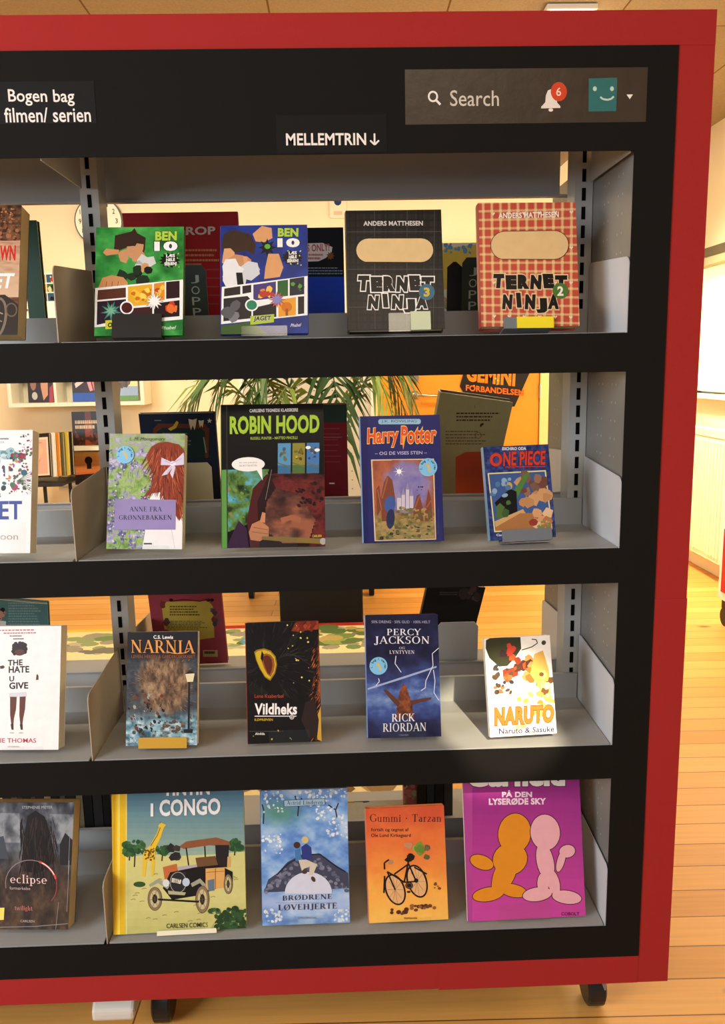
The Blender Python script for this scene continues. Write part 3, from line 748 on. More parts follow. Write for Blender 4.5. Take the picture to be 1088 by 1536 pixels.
Y1, Y2, Y3, Y4, Y5, Y6 = (0, 850, 3.2), (320, 850, 3.0222), (640, 850, 2.4286), (0, 1150, 2.863), (360, 1150, 3.0222), (660, 1150, 2.542)
WH, KK = (242, 240, 238), (18, 18, 20)

# A: brown thriller at the left edge of the frame
b, a = front_book('A', 'brown thriller with red and white block lettering, cut by the edge of the top shelf', (70, 48, 36), hard=False, pages=PAPERT, org=Z3)
a.bg((58, 40, 32)); a.field(-100, 100, 130, 760, 46, 110, lambda x, y: pal(noise(x / 22, y / 14, 1) * 1.1 - .1 + (.25 if y > 215 else 0), [(26, 20, 20), (62, 42, 32), (112, 74, 50), (150, 100, 70)]))
a.dabs(70, 5, 135, 88, 206, [(160, 98, 58), (186, 128, 82), (110, 66, 44), (70, 44, 32)], 2, 6, 2, 0, .5); a.dabs(40, 0, 215, 120, 290, [(120, 72, 48), (64, 40, 32), (160, 104, 72)], 4, 12, 5)
a.field(-100, 290, 130, 560, 40, 50, lambda x, y: mixc(pal(noise(x / 60, y / 12, 3), [(120, 82, 62), (190, 148, 118), (214, 180, 148)]), (212, 178, 146), (y - 300) / 240))
a.T('BROWN', -62, 312, 94, 386, (196, 40, 34), .04, .12); a.T('T', -20, 402, 8, 420, WH, .03); a.T('ET', -16, 446, 88, 518, WH, .03, .25)
a.P([(-300, 560), (40, 548), (110, 600), (110, 760), (-300, 760)], (52, 44, 40)); a.ring(0, 660, 42, 95, 12, (128, 112, 96), 10); a.ring(70, 620, 24, 30, 6, (110, 94, 80))
a.L_([(-60, 600), (30, 640)], 6, (160, 144, 124)); a.L_([(-60, 640), (26, 676)], 6, (140, 124, 106)); a.build(b)

# B: green comic
b, a = front_book('B', 'green hardcover comic with yellow-green and white title, on the top shelf behind a black lip', (40, 118, 48), org=Z3)
def comic_splash(a, cx, cy, tone):
    a.star(cx, cy, 40, 130, 11, tone[0]); a.rocks(7, cx - 70, cy - 70, cx + 70, cy + 90, tone[1:], 28, 60, 7)
a.bg((34, 116, 48)); a.field(450, 200, 895, 745, 60, 70, lambda x, y: pal(noise(x / 90, y / 70, 4) * 1.5 - .3, [(22, 84, 38), (38, 124, 50), (64, 156, 70), (100, 180, 96)]))
a.P([(556, 330), (562, 250), (640, 232), (655, 215), (668, 240), (708, 262), (704, 318), (690, 352), (640, 300)], (52, 34, 28))
a.rocks(4, 585, 300, 680, 350, [(196, 142, 100), (176, 120, 84)], 24, 46, 8)
a.P([(504, 330), (520, 312), (580, 318), (580, 338), (520, 346)], (196, 140, 92))
a.rocks(5, 670, 365, 735, 430, [(206, 206, 204), (170, 170, 172), (206, 150, 100)], 26, 50, 9); a.rocks(10, 580, 400, 720, 480, [(18, 26, 20), (28, 44, 30), (90, 160, 70)], 16, 38, 10)
a.P([(480, 500), (500, 452), (545, 440), (600, 450), (622, 476), (612, 530), (560, 548), (488, 540)], (200, 142, 92))
for x in (520, 548, 576): a.L_([(x, 470), (x - 8, 530)], 3, (126, 80, 48))
a.T('BEN', 752, 232, 855, 276, (176, 206, 70), .05, .02, out=KK); a.T('10', 748, 280, 858, 326, WH, .06, 0, out=KK)
a.star(822, 370, 52, 38, 14, KK, 0, .75); a.dabs(10, 780, 335, 866, 405, [(150, 210, 90)], 3, 5, 2)
for i, t in enumerate(('LÆS', 'HELE', 'SERIEN!')): a.T(t, 804 - 8 * (i > 1), 342 + 19 * i, 846 + 8 * (i > 1), 357 + 19 * i, WH, .04, slope=-2)
a.P([(462, 502), (888, 462), (886, 655), (456, 694)], (238, 238, 236))
for q, c in (([(478, 512), (612, 500), (612, 548), (474, 560)], (86, 46, 30)), ([(474, 568), (612, 556), (612, 650), (470, 682)], (38, 22, 40)), ([(622, 496), (738, 484), (738, 582), (622, 592)], (226, 170, 40)),
             ([(746, 482), (797, 474), (797, 560), (746, 568)], (222, 140, 40)), ([(804, 474), (868, 468), (868, 550), (804, 556)], (44, 22, 26)), ([(622, 602), (738, 592), (738, 640), (622, 654)], (60, 30, 30)), ([(746, 578), (868, 562), (868, 640), (746, 650)], (34, 18, 22))): a.P(q, c)
a.rocks(16, 635, 510, 728, 575, [(250, 214, 90), (200, 110, 30), (244, 190, 60)], 8, 22, 3); a.rocks(5, 755, 500, 790, 545, [(190, 70, 24), (250, 200, 90)], 8, 16, 4)
a.rocks(5, 800, 580, 850, 625, [(196, 60, 34), (226, 110, 50)], 12, 26, 6); a.star(540, 615, 52, 20, 9, (62, 132, 112), 10); a.star(538, 612, 34, 12, 9, (120, 176, 150), 0)
a.E(616, 598, 33, 33, WH); a.E(616, 598, 26, 26, (72, 24, 24)); a.star(748, 568, 46, 22, 12, KK); a.star(748, 568, 40, 20, 12, WH)
a.P([(512, 660), (700, 645), (700, 690), (512, 703)], (206, 200, 60)); a.T('OG', 524, 670, 566, 694, KK, .05, .15)
a.T('Phabel', 780, 690, 852, 706, WH, 0, .3, slope=-4); a.build(b)
hold('B', .079, -.002, .034, 'black', 'black plastic holder with a tall lip under the green hardcover comic')

# C: blue comic
b, a = front_book('C', 'blue hardcover comic with yellow-green and white title, on the top shelf', (34, 56, 140), org=Z4)
a.bg((34, 56, 140)); a.field(100, 190, 525, 735, 60, 70, lambda x, y: pal(noise(x / 110, y / 90, 14) * 1.5 - .3, [(24, 36, 104), (32, 54, 138), (46, 74, 168)]))
a.P([(108, 300), (120, 240), (170, 222), (240, 240), (270, 290), (262, 340), (226, 318), (180, 330), (128, 350)], (58, 40, 30))
a.rocks(5, 140, 330, 250, 400, [(216, 160, 114), (196, 140, 98)], 30, 58, 21)
a.P([(256, 240), (300, 202), (346, 212), (350, 260), (310, 280), (270, 276)], (216, 158, 106)); a.star(325, 305, 44, 22, 8, KK); a.E(326, 300, 14, 12, (96, 170, 60))
a.P([(330, 335), (380, 335), (402, 400), (385, 446), (310, 456), (316, 400)], (216, 158, 106))
a.rocks(7, 130, 410, 300, 462, [(228, 228, 230), (206, 208, 214), (180, 184, 194)], 34, 60, 22); a.P([(176, 425), (206, 425), (212, 482), (182, 484)], KK)
a.T('BEN', 375, 212, 474, 253, (176, 206, 70), .05, .02, out=KK); a.T('10', 373, 260, 480, 304, WH, .06, 0, out=KK)
a.star(444, 354, 52, 38, 14, KK, 0, .75); a.dabs(10, 400, 318, 488, 392, [(200, 206, 90)], 3, 5, 2)
for i, t in enumerate(('LÆS', 'HELE', 'SERIEN!')): a.T(t, 428 - 8 * (i > 1), 324 + 19 * i, 466 + 8 * (i > 1), 339 + 19 * i, WH, .04, slope=-2)
a.P([(108, 494), (518, 442), (518, 632), (103, 674)], (238, 238, 236))
for q, c in (([(120, 502), (196, 490), (196, 530), (118, 540)], (44, 38, 36)), ([(206, 490), (248, 484), (248, 520), (206, 528)], (40, 30, 36)), ([(258, 484), (366, 468), (366, 548), (258, 560)], (70, 56, 120)), ([(374, 466), (424, 460), (424, 538), (374, 544)], (44, 96, 50)),
             ([(432, 456), (502, 446), (502, 530), (432, 538)], (36, 40, 50)), ([(116, 550), (230, 538), (250, 560), (248, 646), (114, 660)], (40, 38, 42)), ([(256, 596), (368, 570), (368, 640), (256, 650)], (34, 28, 34)), ([(378, 558), (462, 544), (462, 632), (378, 640)], (226, 158, 40)), ([(472, 542), (502, 540), (502, 624), (472, 628)], (38, 28, 30))): a.P(q, c)
a.rocks(10, 280, 490, 350, 540, [(226, 130, 50), (240, 190, 80), (180, 60, 40)], 10, 24, 5); a.rocks(6, 440, 470, 495, 520, [(90, 150, 70), (30, 30, 36), (70, 90, 60)], 8, 18, 6); a.rocks(5, 130, 580, 200, 640, [(120, 120, 124), (88, 88, 94)], 20, 40, 7)
a.E(418, 592, 26, 24, (206, 112, 30)); a.R(412, 600, 424, 634, (160, 80, 24)); a.star(372, 556, 42, 20, 12, (190, 70, 40)); a.star(372, 556, 32, 16, 10, (130, 130, 190))
a.E(250, 582, 32, 30, WH); a.E(250, 582, 25, 23, (40, 130, 96))
a.P([(103, 682), (250, 662), (330, 726), (102, 728)], (62, 88, 40)); a.P([(243, 636), (358, 626), (356, 666), (243, 678)], (176, 196, 56)); a.T('JAGET', 258, 636, 344, 666, KK, .04, .15, slope=-3, out=WH)
a.T('Phabel', 436, 674, 488, 690, WH, 0, .3, slope=-3); a.build(b)
hold('C', .073, .0, .012, 'clear', 'clear acrylic holder under the blue hardcover comic on the top shelf')

# D, E: two checked novels
def jitter_title(a, word, x0, y0, x1, y1, c, out, seed, ow=.065):
    a.grp = word; rd = random.Random(seed); n = len(word); w = (x1 - x0) / n
    for i, ch in enumerate(word):
        dy = rd.uniform(-1.5, 1.5) + (6 if ch == 'J' else 0); k = .55 if ch == 'I' else 1.0
        a.T(ch, x0 + w * i + w * (1 - k) / 2, y0 + dy, x0 + w * (i + .97) - w * (1 - k) / 2, y1 + dy, c, .09, rd.uniform(-.1, .14), out=out, outw=ow)
    a.grp = None
b, a = front_book('D', 'dark grey checked novel with a plain beige band and black title outlined in white', (27, 24, 26), (40, 35, 38))
a.bg((27, 24, 26))
for x in range(512, 680, 11): a.R(x, 316, x + 4, 506, (36, 32, 35))
for y in range(312, 510, 11): a.R(510, y, 672, y + 3, (20, 18, 20))
for x in (524, 533, 574, 580, 625, 631, 655): a.R(x, 316, x + 3, 506, (17, 15, 17))
for x in (562, 610, 650): a.R(x, 316, x + .7, 506, (78, 70, 72))
for y in (352, 408, 466): a.R(515, y, 672, y + .8, (78, 70, 72))
a.T('ANDERS MATTHESEN', 546, 336.5, 633.5, 343.5, (206, 202, 198), .03)
a.P([(534 + 19 - 19 * math.sin(t) if t < math.pi else 650 - 19 - 19 * math.sin(t), 380 - 19 * math.cos(t)) for t in (i * math.pi / 12 for i in range(25))], (22, 20, 22))
a.P([(535 + 18 - 18 * math.sin(t) if t < math.pi else 649 - 18 - 18 * math.sin(t), 380 - 17.6 * math.cos(t)) for t in (i * math.pi / 12 for i in range(25))], (222, 190, 136))
jitter_title(a, 'TERNET', 537, 419, 651, 442, (16, 15, 16), (240, 236, 232), 1); jitter_title(a, 'NINJA', 551, 447, 642, 468, (16, 15, 16), (240, 236, 232), 2)
a.E(640, 443, 12, 12.5, (52, 104, 130)); a.T('3', 635.5, 436, 644.5, 450, (206, 176, 70), .05); a.build(b)
hD = hold('D', .062, .018, .026, 'clear', 'clear acrylic holder under the dark grey checked novel')
MB().box(.022, .054, -.0066, -.0045, -.003, .027).build('card', mat('pale_green_card', (206, 212, 176), 0.5), hD)
b, a = front_book('E', 'red and cream checked novel with a plain beige band, behind a yellow lip', (186, 82, 62), (150, 60, 52))
a.bg((190, 76, 58))
for x in range(710, 880, 13): a.R(x, 300, x + 4.5, 505, (212, 144, 100)); a.R(x + 1.5, 300, x + 3, 505, (226, 184, 132))
for y in range(306, 505, 13): a.R(705, y, 880, y + 4, (208, 138, 96)); a.R(705, y + 1.4, 880, y + 2.6, (222, 176, 126))
for x in range(710, 880, 13):
    for y in range(306, 505, 13): a.R(x, y, x + 4.5, y + 4, (230, 196, 140))
for i, x in enumerate(range(740, 880, 23)):
    for y in range(325, 505, 52):
        a.P([(x, y + 3.2), (x - 3, y - .6), (x - 1.5, y - 2.2), (x, y - .8), (x + 1.5, y - 2.2), (x + 3, y - .6)], (240, 214, 190))
a.T('ANDERS MATTHESEN', 748, 324, 837, 332.5, (244, 232, 214), .03)
for k, c in ((21.8, (90, 50, 40)), (20.8, (222, 188, 134))):
    a.P([(735 + 22 - k * math.sin(t) if t < math.pi else 852 - 22 - k * math.sin(t), 373 - k * math.cos(t)) for t in (i * math.pi / 12 for i in range(25))], c)
jitter_title(a, 'TERNET', 739, 417, 850, 439, (20, 18, 18), (232, 200, 160), 1); jitter_title(a, 'NINJA', 752, 446, 838, 469, (20, 18, 18), (232, 200, 160), 2)
a.E(839.5, 441.5, 11.6, 12, (76, 116, 52)); a.T('2', 835, 434.5, 844, 449, (236, 232, 214), .04); a.build(b)
h_ = hold('E', .078, -.005, .014, 'grey', 'grey holder with a yellow strip under the red checked novel')
MB().box(-.023, .036, -.0062, -.0044, -.0042, .0142).build('yellow_strip', mat('bright_yellow_strip', (246, 222, 30), 0.5), h_)

# F: white floral novel at the left edge
b, a = front_book('F', 'white paperback with floral art and blue lettering on the second shelf', (240, 236, 238), hard=False, org=Z6)
a.bg((240, 236, 238)); a.R(-60, 395, 62, 402, (150, 150, 160)); a.T('K TIMES', 0, 396, 62, 404, (120, 120, 130), .0); a.T('BESTSELLER', -45, 411, 42, 420, (120, 120, 130))
a.dabs(60, -150, 455, 120, 510, [(150, 186, 196), (96, 140, 150), (196, 214, 216)], 6, 20, 41, 0); a.dabs(90, -170, 480, 140, 640, [(40, 96, 116), (28, 62, 90), (90, 60, 110), (160, 50, 90), (60, 110, 70), (196, 130, 70), (130, 30, 40), (30, 40, 60)], 5, 17, 42)
a.dabs(40, 80, 450, 172, 620, [(50, 90, 60), (130, 30, 40), (70, 110, 70), (176, 70, 120)], 3, 9, 43); a.dabs(26, 110, 380, 170, 470, [(110, 40, 50), (60, 80, 70)], 2, 5, 44); a.dabs(30, 60, 600, 172, 670, [(90, 40, 40), (60, 90, 60), (150, 90, 90)], 2, 7, 45)
for i in range(9): a.L_([(100, 605), (168, 560 + 12 * i)], 2, (70, 104, 74))
a.T('T', 26, 500, 80, 590, WH, .05); a.T('T', -60, 500, 6, 590, WH, .05)
a.T('ER', -2, 662, 26, 682, (60, 60, 66), .02); a.T('TET', -50, 701, 124, 790, (50, 70, 150), .02); a.T('yoon', -4, 866, 104, 897, (176, 160, 156), -.005); a.build(b)
hold('F', .07, .022, .05, 'clear', 'clear acrylic holder under the white floral paperback')

# G: meadow novel
b, a = front_book('G', 'paperback with a purple flower meadow, long red hair and a white bow', (150, 168, 120), (90, 60, 40), hard=False, pages=PAPER, org=Z6)
a.bg((132, 160, 92)); a.field(510, 355, 900, 935, 70, 100, lambda x, y: mixc(pal(noise(x / 34, y / 26, 50) * 1.7 - .35, [(92, 122, 66), (126, 160, 78), (160, 186, 106), (150, 146, 178), (196, 190, 214)]), (166, 176, 150), (470 - y) / 160))
a.strokes(260, 518, 470, 890, 925, [(120, 158, 70), (150, 184, 90), (98, 138, 62), (110, 150, 74)], 14, 34, 2, -80, 51)
rd = random.Random(52)
for i in range(70):
    x, y = rd.uniform(520, 790), rd.uniform(430, 925) ; k = .5 + (y - 400) / 700
    a.dabs(9, x - 12 * k, y - 20 * k, x + 12 * k, y + 20 * k, [(108, 100, 156), (142, 134, 186), (88, 84, 140), (206, 200, 222), (96, 90, 150)], 2.5 * k + 1, 6 * k + 1, i)
a.P([(690, 930), (706, 840), (712, 720), (740, 655), (782, 646), (850, 690), (882, 690), (884, 930)], (236, 234, 236)); a.L_([(838, 700), (826, 800), (846, 920)], 3, (204, 202, 208)); a.L_([(730, 700), (726, 780)], 3, (206, 204, 210))
a.P([(714, 470), (738, 430), (770, 412), (812, 408), (866, 422), (900, 462), (900, 560), (884, 690), (882, 760), (868, 790), (850, 762), (838, 700), (800, 690), (782, 650), (740, 656), (696, 676), (735, 625), (748, 570), (722, 515)], (138, 56, 30))
hairp = [(718, 470), (740, 434), (770, 416), (812, 412), (862, 426), (896, 464), (896, 560), (880, 690), (878, 750), (868, 780), (852, 750), (842, 690), (800, 680), (785, 640), (740, 645), (710, 665), (740, 625), (752, 570), (726, 515)]
a.strokes(420, 715, 415, 895, 760, [(168, 74, 38), (112, 42, 24), (190, 98, 54), (150, 60, 32), (92, 32, 20), (130, 50, 28)], 30, 80, 2.2, lambda x, y: 90 + (810 - x) * .35, 5, hairp)
for q in ([(836, 508), (786, 484), (782, 520), (830, 522)], [(842, 508), (890, 462), (897, 520), (850, 524)], [(832, 520), (800, 552), (786, 572), (812, 566), (842, 528)], [(842, 522), (826, 560), (838, 586), (852, 530)]): a.P(q, (214, 204, 226))
a.E(840, 514, 14, 12, (232, 224, 240)); a.L_([(800, 500), (834, 514), (880, 490)], 3, (176, 162, 196)); a.L_([(836, 526), (810, 560)], 2, (176, 162, 196))
a.T('L. M. Montgomery', 634, 382, 804, 402, (52, 56, 44), -.005, .25, slope=5); a.sticker(612, 466, 43)
a.P([(564, 681), (853, 688), (850, 831), (558, 829)], (146, 132, 184)); a.T('ANNE FRA', 632, 718, 787, 742, (34, 30, 50), font='serif', slope=2); a.T('GRØNNEBAKKEN', 582, 757, 832, 783, (34, 30, 50), font='serif', slope=2)
a.R(700, 894, 738, 901, (60, 60, 60), 'lettering'); a.build(b)
hold('G', .06, .012, .006, 'clear', 'clear acrylic holder under the meadow paperback with red hair')

# H: black comic
b, a = front_book('H', 'tall black hardcover comic with lime green title and a maroon hood below', (20, 17, 18), (70, 110, 50), org=Z7)
a.bg((14, 12, 13)); a.P([(98, 478), (300, 478), (240, 700), (200, 720), (98, 760)], (64, 96, 44))
a.field(98, 478, 300, 760, 50, 70, lambda x, y: pal(noise(x / 30, y / 34, 61) * 1.7 - .35 + (.25 if y < 545 and x > 170 else 0), [(28, 40, 26), (60, 92, 42), (92, 126, 58), (86, 150, 130), (96, 168, 196)]), [(98, 478), (300, 478), (240, 700), (200, 720), (98, 760)]); a.dabs(20, 110, 560, 220, 690, [(170, 110, 60), (120, 140, 60), (60, 130, 160)], 4, 10, 63, 40, .35)
a.P([(98, 480), (118, 480), (120, 822), (98, 822)], (92, 150, 70)); a.R(119, 204, 123, 824, (48, 46, 48))
a.P([(222, 830), (205, 700), (232, 560), (290, 500), (400, 490), (530, 505), (545, 830)], (76, 30, 30)); a.P([(300, 500), (250, 620), (262, 830), (545, 830), (545, 700), (430, 560), (380, 520)], (40, 22, 24))
a.field(300, 488, 548, 830, 60, 84, lambda x, y: pal(noise(x / 42, y / 30, 64) * 1.5 - .3, [(44, 20, 22), (84, 32, 32), (112, 42, 40), (60, 24, 26)]), [(400, 492), (545, 506), (548, 830), (470, 830), (500, 700), (430, 590), (330, 560), (310, 520)])
a.field(262, 540, 500, 830, 50, 60, lambda x, y: pal(noise(x / 60, y / 40, 66) * 1.4 - .2 + (y - 620) / 400, [(42, 24, 24), (74, 44, 40), (112, 68, 54), (150, 92, 68)]), [(330, 560), (430, 590), (500, 700), (470, 800), (360, 800), (280, 740), (290, 620)])
a.P([(350, 690), (400, 676), (440, 690), (436, 712), (392, 700), (356, 716)], (160, 98, 70)); a.dabs(26, 420, 540, 540, 640, [(56, 24, 24), (36, 18, 18)], 4, 12, 65, 30, .4)
a.P([(125, 800), (170, 700), (205, 735), (215, 830), (120, 830)], (56, 34, 60)); a.P([(214, 752), (228, 716), (262, 700), (300, 730), (300, 770), (262, 792), (222, 786)], (186, 126, 90)); a.P([(262, 704), (272, 664), (286, 668), (284, 712)], (196, 136, 98)); a.L_([(232, 730), (296, 742)], 2, (110, 66, 50)); a.L_([(228, 750), (296, 760)], 2, (110, 66, 50))
a.P([(270, 770), (540, 782), (546, 806), (430, 800), (270, 785)], (132, 110, 56)); a.E(534, 794, 14, 15, (176, 170, 160)); a.L_([(312, 480), (286, 610)], 1.6, (150, 140, 130))
a.P([(203, 205), (428, 206), (428, 206), (203, 205)], (22, 19, 20))
a.T('CARLSENS TEGNEDE KLASSIKERE', 218, 221, 422, 235, (212, 208, 206), .03); a.T('ROBIN HOOD', 134, 250, 512, 326, (166, 200, 58), .035, out=(70, 92, 30), outw=.02)
a.T('RUSSELL PUNTER – MATTEO PINCELLI', 222, 339, 420, 351, (160, 184, 70), .02)
for x0, x1, c, cs in ((338, 393, (86, 146, 190), [(90, 110, 60), (60, 90, 120), (130, 100, 50)]), (400, 453, (140, 132, 56), [(96, 60, 30), (190, 170, 60), (110, 100, 40)]), (460, 513, (70, 120, 176), [(40, 70, 120), (120, 150, 180), (90, 80, 60)])):
    a.R(x0, 368, x1, 498, c); a.rocks(10, x0 + 10, 390, x1 - 10, 440, cs, 4, 11, int(x0)); a.R(x0, 462, x1, 498, (60, 110, 150) if x0 != 400 else (80, 110, 60)); a.L_([(x0, 452), (x1, 470)], 5, (110, 110, 70))
for x, y in ((466, 388), (504, 399)): a.E(x, y, 11, 7, WH)
a.E(212, 456, 71, 31, WH); a.P([(246, 476), (270, 474), (274, 526)], WH)
a.T('DU HAR JORDENS', 174, 446, 250, 453, (90, 88, 90), -.005); a.T('SKÆTTEHITTE!', 174, 458, 250, 465, (90, 88, 90), -.005); a.T('CARLSEN', 488, 765, 527, 776, (206, 176, 60), .03); a.build(b)
hold('H', .078, .0, .028, 'clear', 'clear acrylic holder under the tall black hardcover comic')

# I: navy novel
b, a = front_book('I', 'thick navy hardcover with red jagged title, rocky castle picture and round blue sticker', (42, 42, 104), (124, 164, 206), org=Z7)
a.bg((42, 42, 102)); a.R(690, 240, 722, 800, (36, 36, 92)); a.P(rrect(767, 261, 946, 283, 9), (150, 190, 216)); a.T('J.K. ROWLING', 780, 265, 928, 278, (44, 56, 96), .0)
a.T('Harry', 720, 300, 852, 384, (226, 84, 46), .03, .05, slope=-6, out=(244, 206, 110), outw=.035); a.T('Potter', 862, 292, 1012, 366, (226, 84, 46), .03, .05, slope=-4, out=(244, 206, 110), outw=.035)
a.P([(866, 330), (884, 330), (872, 392)], (240, 160, 70)); a.T('– OG DE VISES STEN –', 752, 399, 973, 413, (182, 178, 214), .015, slope=-3)
a.P([(735, 432), (1003, 429), (1016, 782), (749, 788)], (222, 196, 160))
a.P([(741, 437), (998, 434), (1011, 777), (754, 783)], (150, 82, 66)); 
a.field(741, 434, 1012, 784, 66, 86, lambda x, y: mixc(mixc(pal(noise(x / 40, y / 40, 72), [(96, 92, 156), (130, 122, 178), (170, 150, 180)]), pal(noise(x / 30, y / 50, 71), [(120, 62, 56), (166, 92, 66), (190, 116, 78)]), (((x - 890) / 110) ** 2 + ((y - 560) / 130) ** 2 - .5) * 1.6 + (noise(x / 24, y / 24, 73) - .5) * 1.2), pal(noise(x / 22, y / 14, 75), [(70, 80, 48), (120, 110, 64), (176, 150, 92), (190, 130, 80)]), (y - 640) / 50), [(742, 437), (997, 434), (1010, 777), (755, 783)]); a.star(855, 484, 26, 5, 8, (226, 226, 240)); a.E(855, 484, 10, 10, (250, 250, 250))
for p in ([(776, 600), (790, 530), (806, 500), (826, 520), (838, 600), (830, 700), (780, 700)], [(918, 640), (930, 590), (942, 580), (956, 640), (960, 700), (915, 700)], [(968, 640), (980, 560), (992, 600), (1000, 700), (966, 700)], [(756, 560), (770, 540), (780, 640), (760, 680)]): a.P(p, (126, 70, 52)); a.L_([(p[0][0] + 6, p[0][1]), (p[2][0], p[2][1] + 10)], 5, (160, 100, 72))
for x, y0, w in ((846, 598, 18), (866, 585, 14), (884, 562, 14), (900, 590, 16)): a.R(x, y0, x + w, 650, (206, 196, 206)); a.P([(x - 1, y0), (x + w / 2, y0 - 34), (x + w + 1, y0)], (150, 140, 172))
a.dabs(60, 850, 640, 1000, 700, [(120, 110, 60), (150, 120, 70), (96, 96, 60), (170, 140, 90)], 4, 10, 73, 0, .5); a.dabs(40, 780, 720, 1000, 775, [(84, 100, 60), (60, 50, 40), (190, 160, 100), (110, 90, 60)], 4, 10, 74, 0, .4)
a.E(815, 625, 24, 36, (66, 92, 156), 8); a.E(818, 690, 18, 44, (44, 50, 84), 4)
a.dabs(6, 930, 545, 955, 570, [(40, 36, 60)], 2, 4, 77); a.sticker(978, 466, 39); a.T('GYLDENDAL', 1020, 640, 1028, 760, (70, 70, 120)); a.build(b)
hold('I', .104, .012, .03, 'clear', 'wide clear acrylic holder under the navy hardcover with the castle picture')

# J: manga
b, a = front_book('J', 'small tilted blue paperback comic with red title above a framed picture', (44, 58, 112), (120, 150, 170), hard=False, org=Z8)
a.bg((44, 58, 112)); a.field(195, 305, 485, 675, 50, 64, lambda x, y: pal(noise(x / 9, y / 9, 81, 2) * 1.5 - .25, [(30, 40, 88), (46, 60, 118), (66, 86, 146)]))
a.T('EIICHIRO ODA', 272, 322, 357, 333, (222, 222, 226), .04); a.ring(250, 366, 17, 18, 13, (120, 30, 30)); a.ring(250, 366, 17, 18, 10, (206, 62, 44)); a.T('NE PIECE', 276, 338, 426, 389, (208, 64, 46), .03, .02, slope=-3, out=(96, 26, 30), outw=.03); a.R(284, 390, 426, 393, (190, 56, 44))
a.P([(220, 413), (429, 404), (461, 622), (245, 631)], (226, 216, 150)); a.P([(225, 417), (425, 409), (456, 618), (249, 626)], (62, 92, 150))
a.rocks(10, 330, 420, 425, 480, [(150, 110, 90), (120, 90, 76), (190, 150, 120), (110, 70, 60)], 14, 28, 82); a.P([(320, 470), (350, 420), (372, 412), (340, 480), (300, 560), (280, 560)], (82, 128, 62))
a.P([(246, 520), (300, 470), (325, 480), (330, 560), (300, 580), (262, 560)], (22, 22, 26)); a.E(297, 460, 13, 14, (196, 170, 90)); a.rocks(8, 340, 490, 440, 530, [(190, 138, 92), (28, 22, 24), (206, 156, 110)], 16, 32, 83)
a.P([(246, 590), (350, 545), (360, 560), (250, 612)], (206, 166, 110)); a.P([(250, 612), (340, 560), (456, 560), (456, 618), (249, 626)], (168, 116, 70)); a.rocks(9, 360, 560, 450, 605, [(214, 160, 116), (180, 120, 80), (150, 60, 50), (226, 190, 150)], 12, 28, 84)
a.dabs(14, 400, 590, 455, 616, [(120, 140, 70), (190, 180, 120)], 4, 8, 85); a.dabs(12, 235, 425, 300, 500, [(80, 120, 170), (140, 170, 200)], 6, 12, 86); a.rocks(6, 255, 520, 300, 570, [(80, 110, 60), (60, 90, 50)], 10, 20, 87)
a.T('Carlsen', 253, 637, 300, 646, (220, 220, 224), .03); a.build(b)
hold('J', .086, .006, .016, 'grey', 'grey metal holder under the small tilted blue paperback comic')

# K: white novel at the left edge
b, a = front_book('K', 'white paperback with bold black stacked lettering on the third shelf', (244, 240, 240), (40, 36, 36), hard=False, org=Y1)
a.bg((244, 241, 242))
for i, (x0, x1) in enumerate(((0, 222), (30, 190), (60, 135), (76, 130))): a.lines(1, x0, 306 + 14 * i, x1, 316 + 14 * i, (190, 110, 110) if i < 2 else (110, 100, 100), i, 6)
a.dabs(50, 75, 370, 137, 420, [(42, 30, 28), (56, 40, 36)], 8, 13, 91); a.E(106, 402, 34, 30, (44, 32, 30)); a.E(106, 416, 25, 15, (92, 54, 48)); a.dabs(8, 70, 390, 84, 425, [(42, 30, 28)], 6, 9, 92)
for t, x0, y0, x1, y1 in (('THE', 50, 452, 121, 480), ('HATE', 54, 483, 152, 515), ('U', 57, 531, 80, 557), ('GIVE', 56, 561, 147, 593)): a.T(t, x0, y0, x1, y1, (44, 40, 42), .028, slope=-2)
a.P([(12, 482), (28, 478), (36, 486), (28, 494), (14, 495)], (84, 56, 50)); a.P([(186, 526), (190, 520), (196, 530), (196, 548), (184, 550)], (84, 66, 60))
a.P([(56, 612), (138, 606), (138, 628), (102, 632), (100, 618), (96, 632), (57, 632)], (214, 214, 226))
a.P([(60, 630), (92, 630), (88, 690), (78, 735), (75, 768), (66, 768), (60, 720)], (104, 64, 54)); a.P([(106, 630), (135, 628), (131, 690), (122, 735), (118, 768), (109, 768), (104, 720)], (104, 64, 54))
for x in (62, 106): a.P([(x, 762), (x + 14, 762), (x + 14, 790), (x + 4, 788)], (70, 52, 56)); a.E(x + 6, 804, 12, 4, (200, 196, 196))
a.T('ANGIE THOMAS', -66, 831, 184, 853, (196, 80, 100), .012, slope=-2); a.T('GYLDENDAL', 48, 867, 106, 874, (150, 146, 146)); a.build(b)
hold('K', .07, .01, .006, 'clear', 'clear acrylic holder under the white paperback with black stacked lettering')

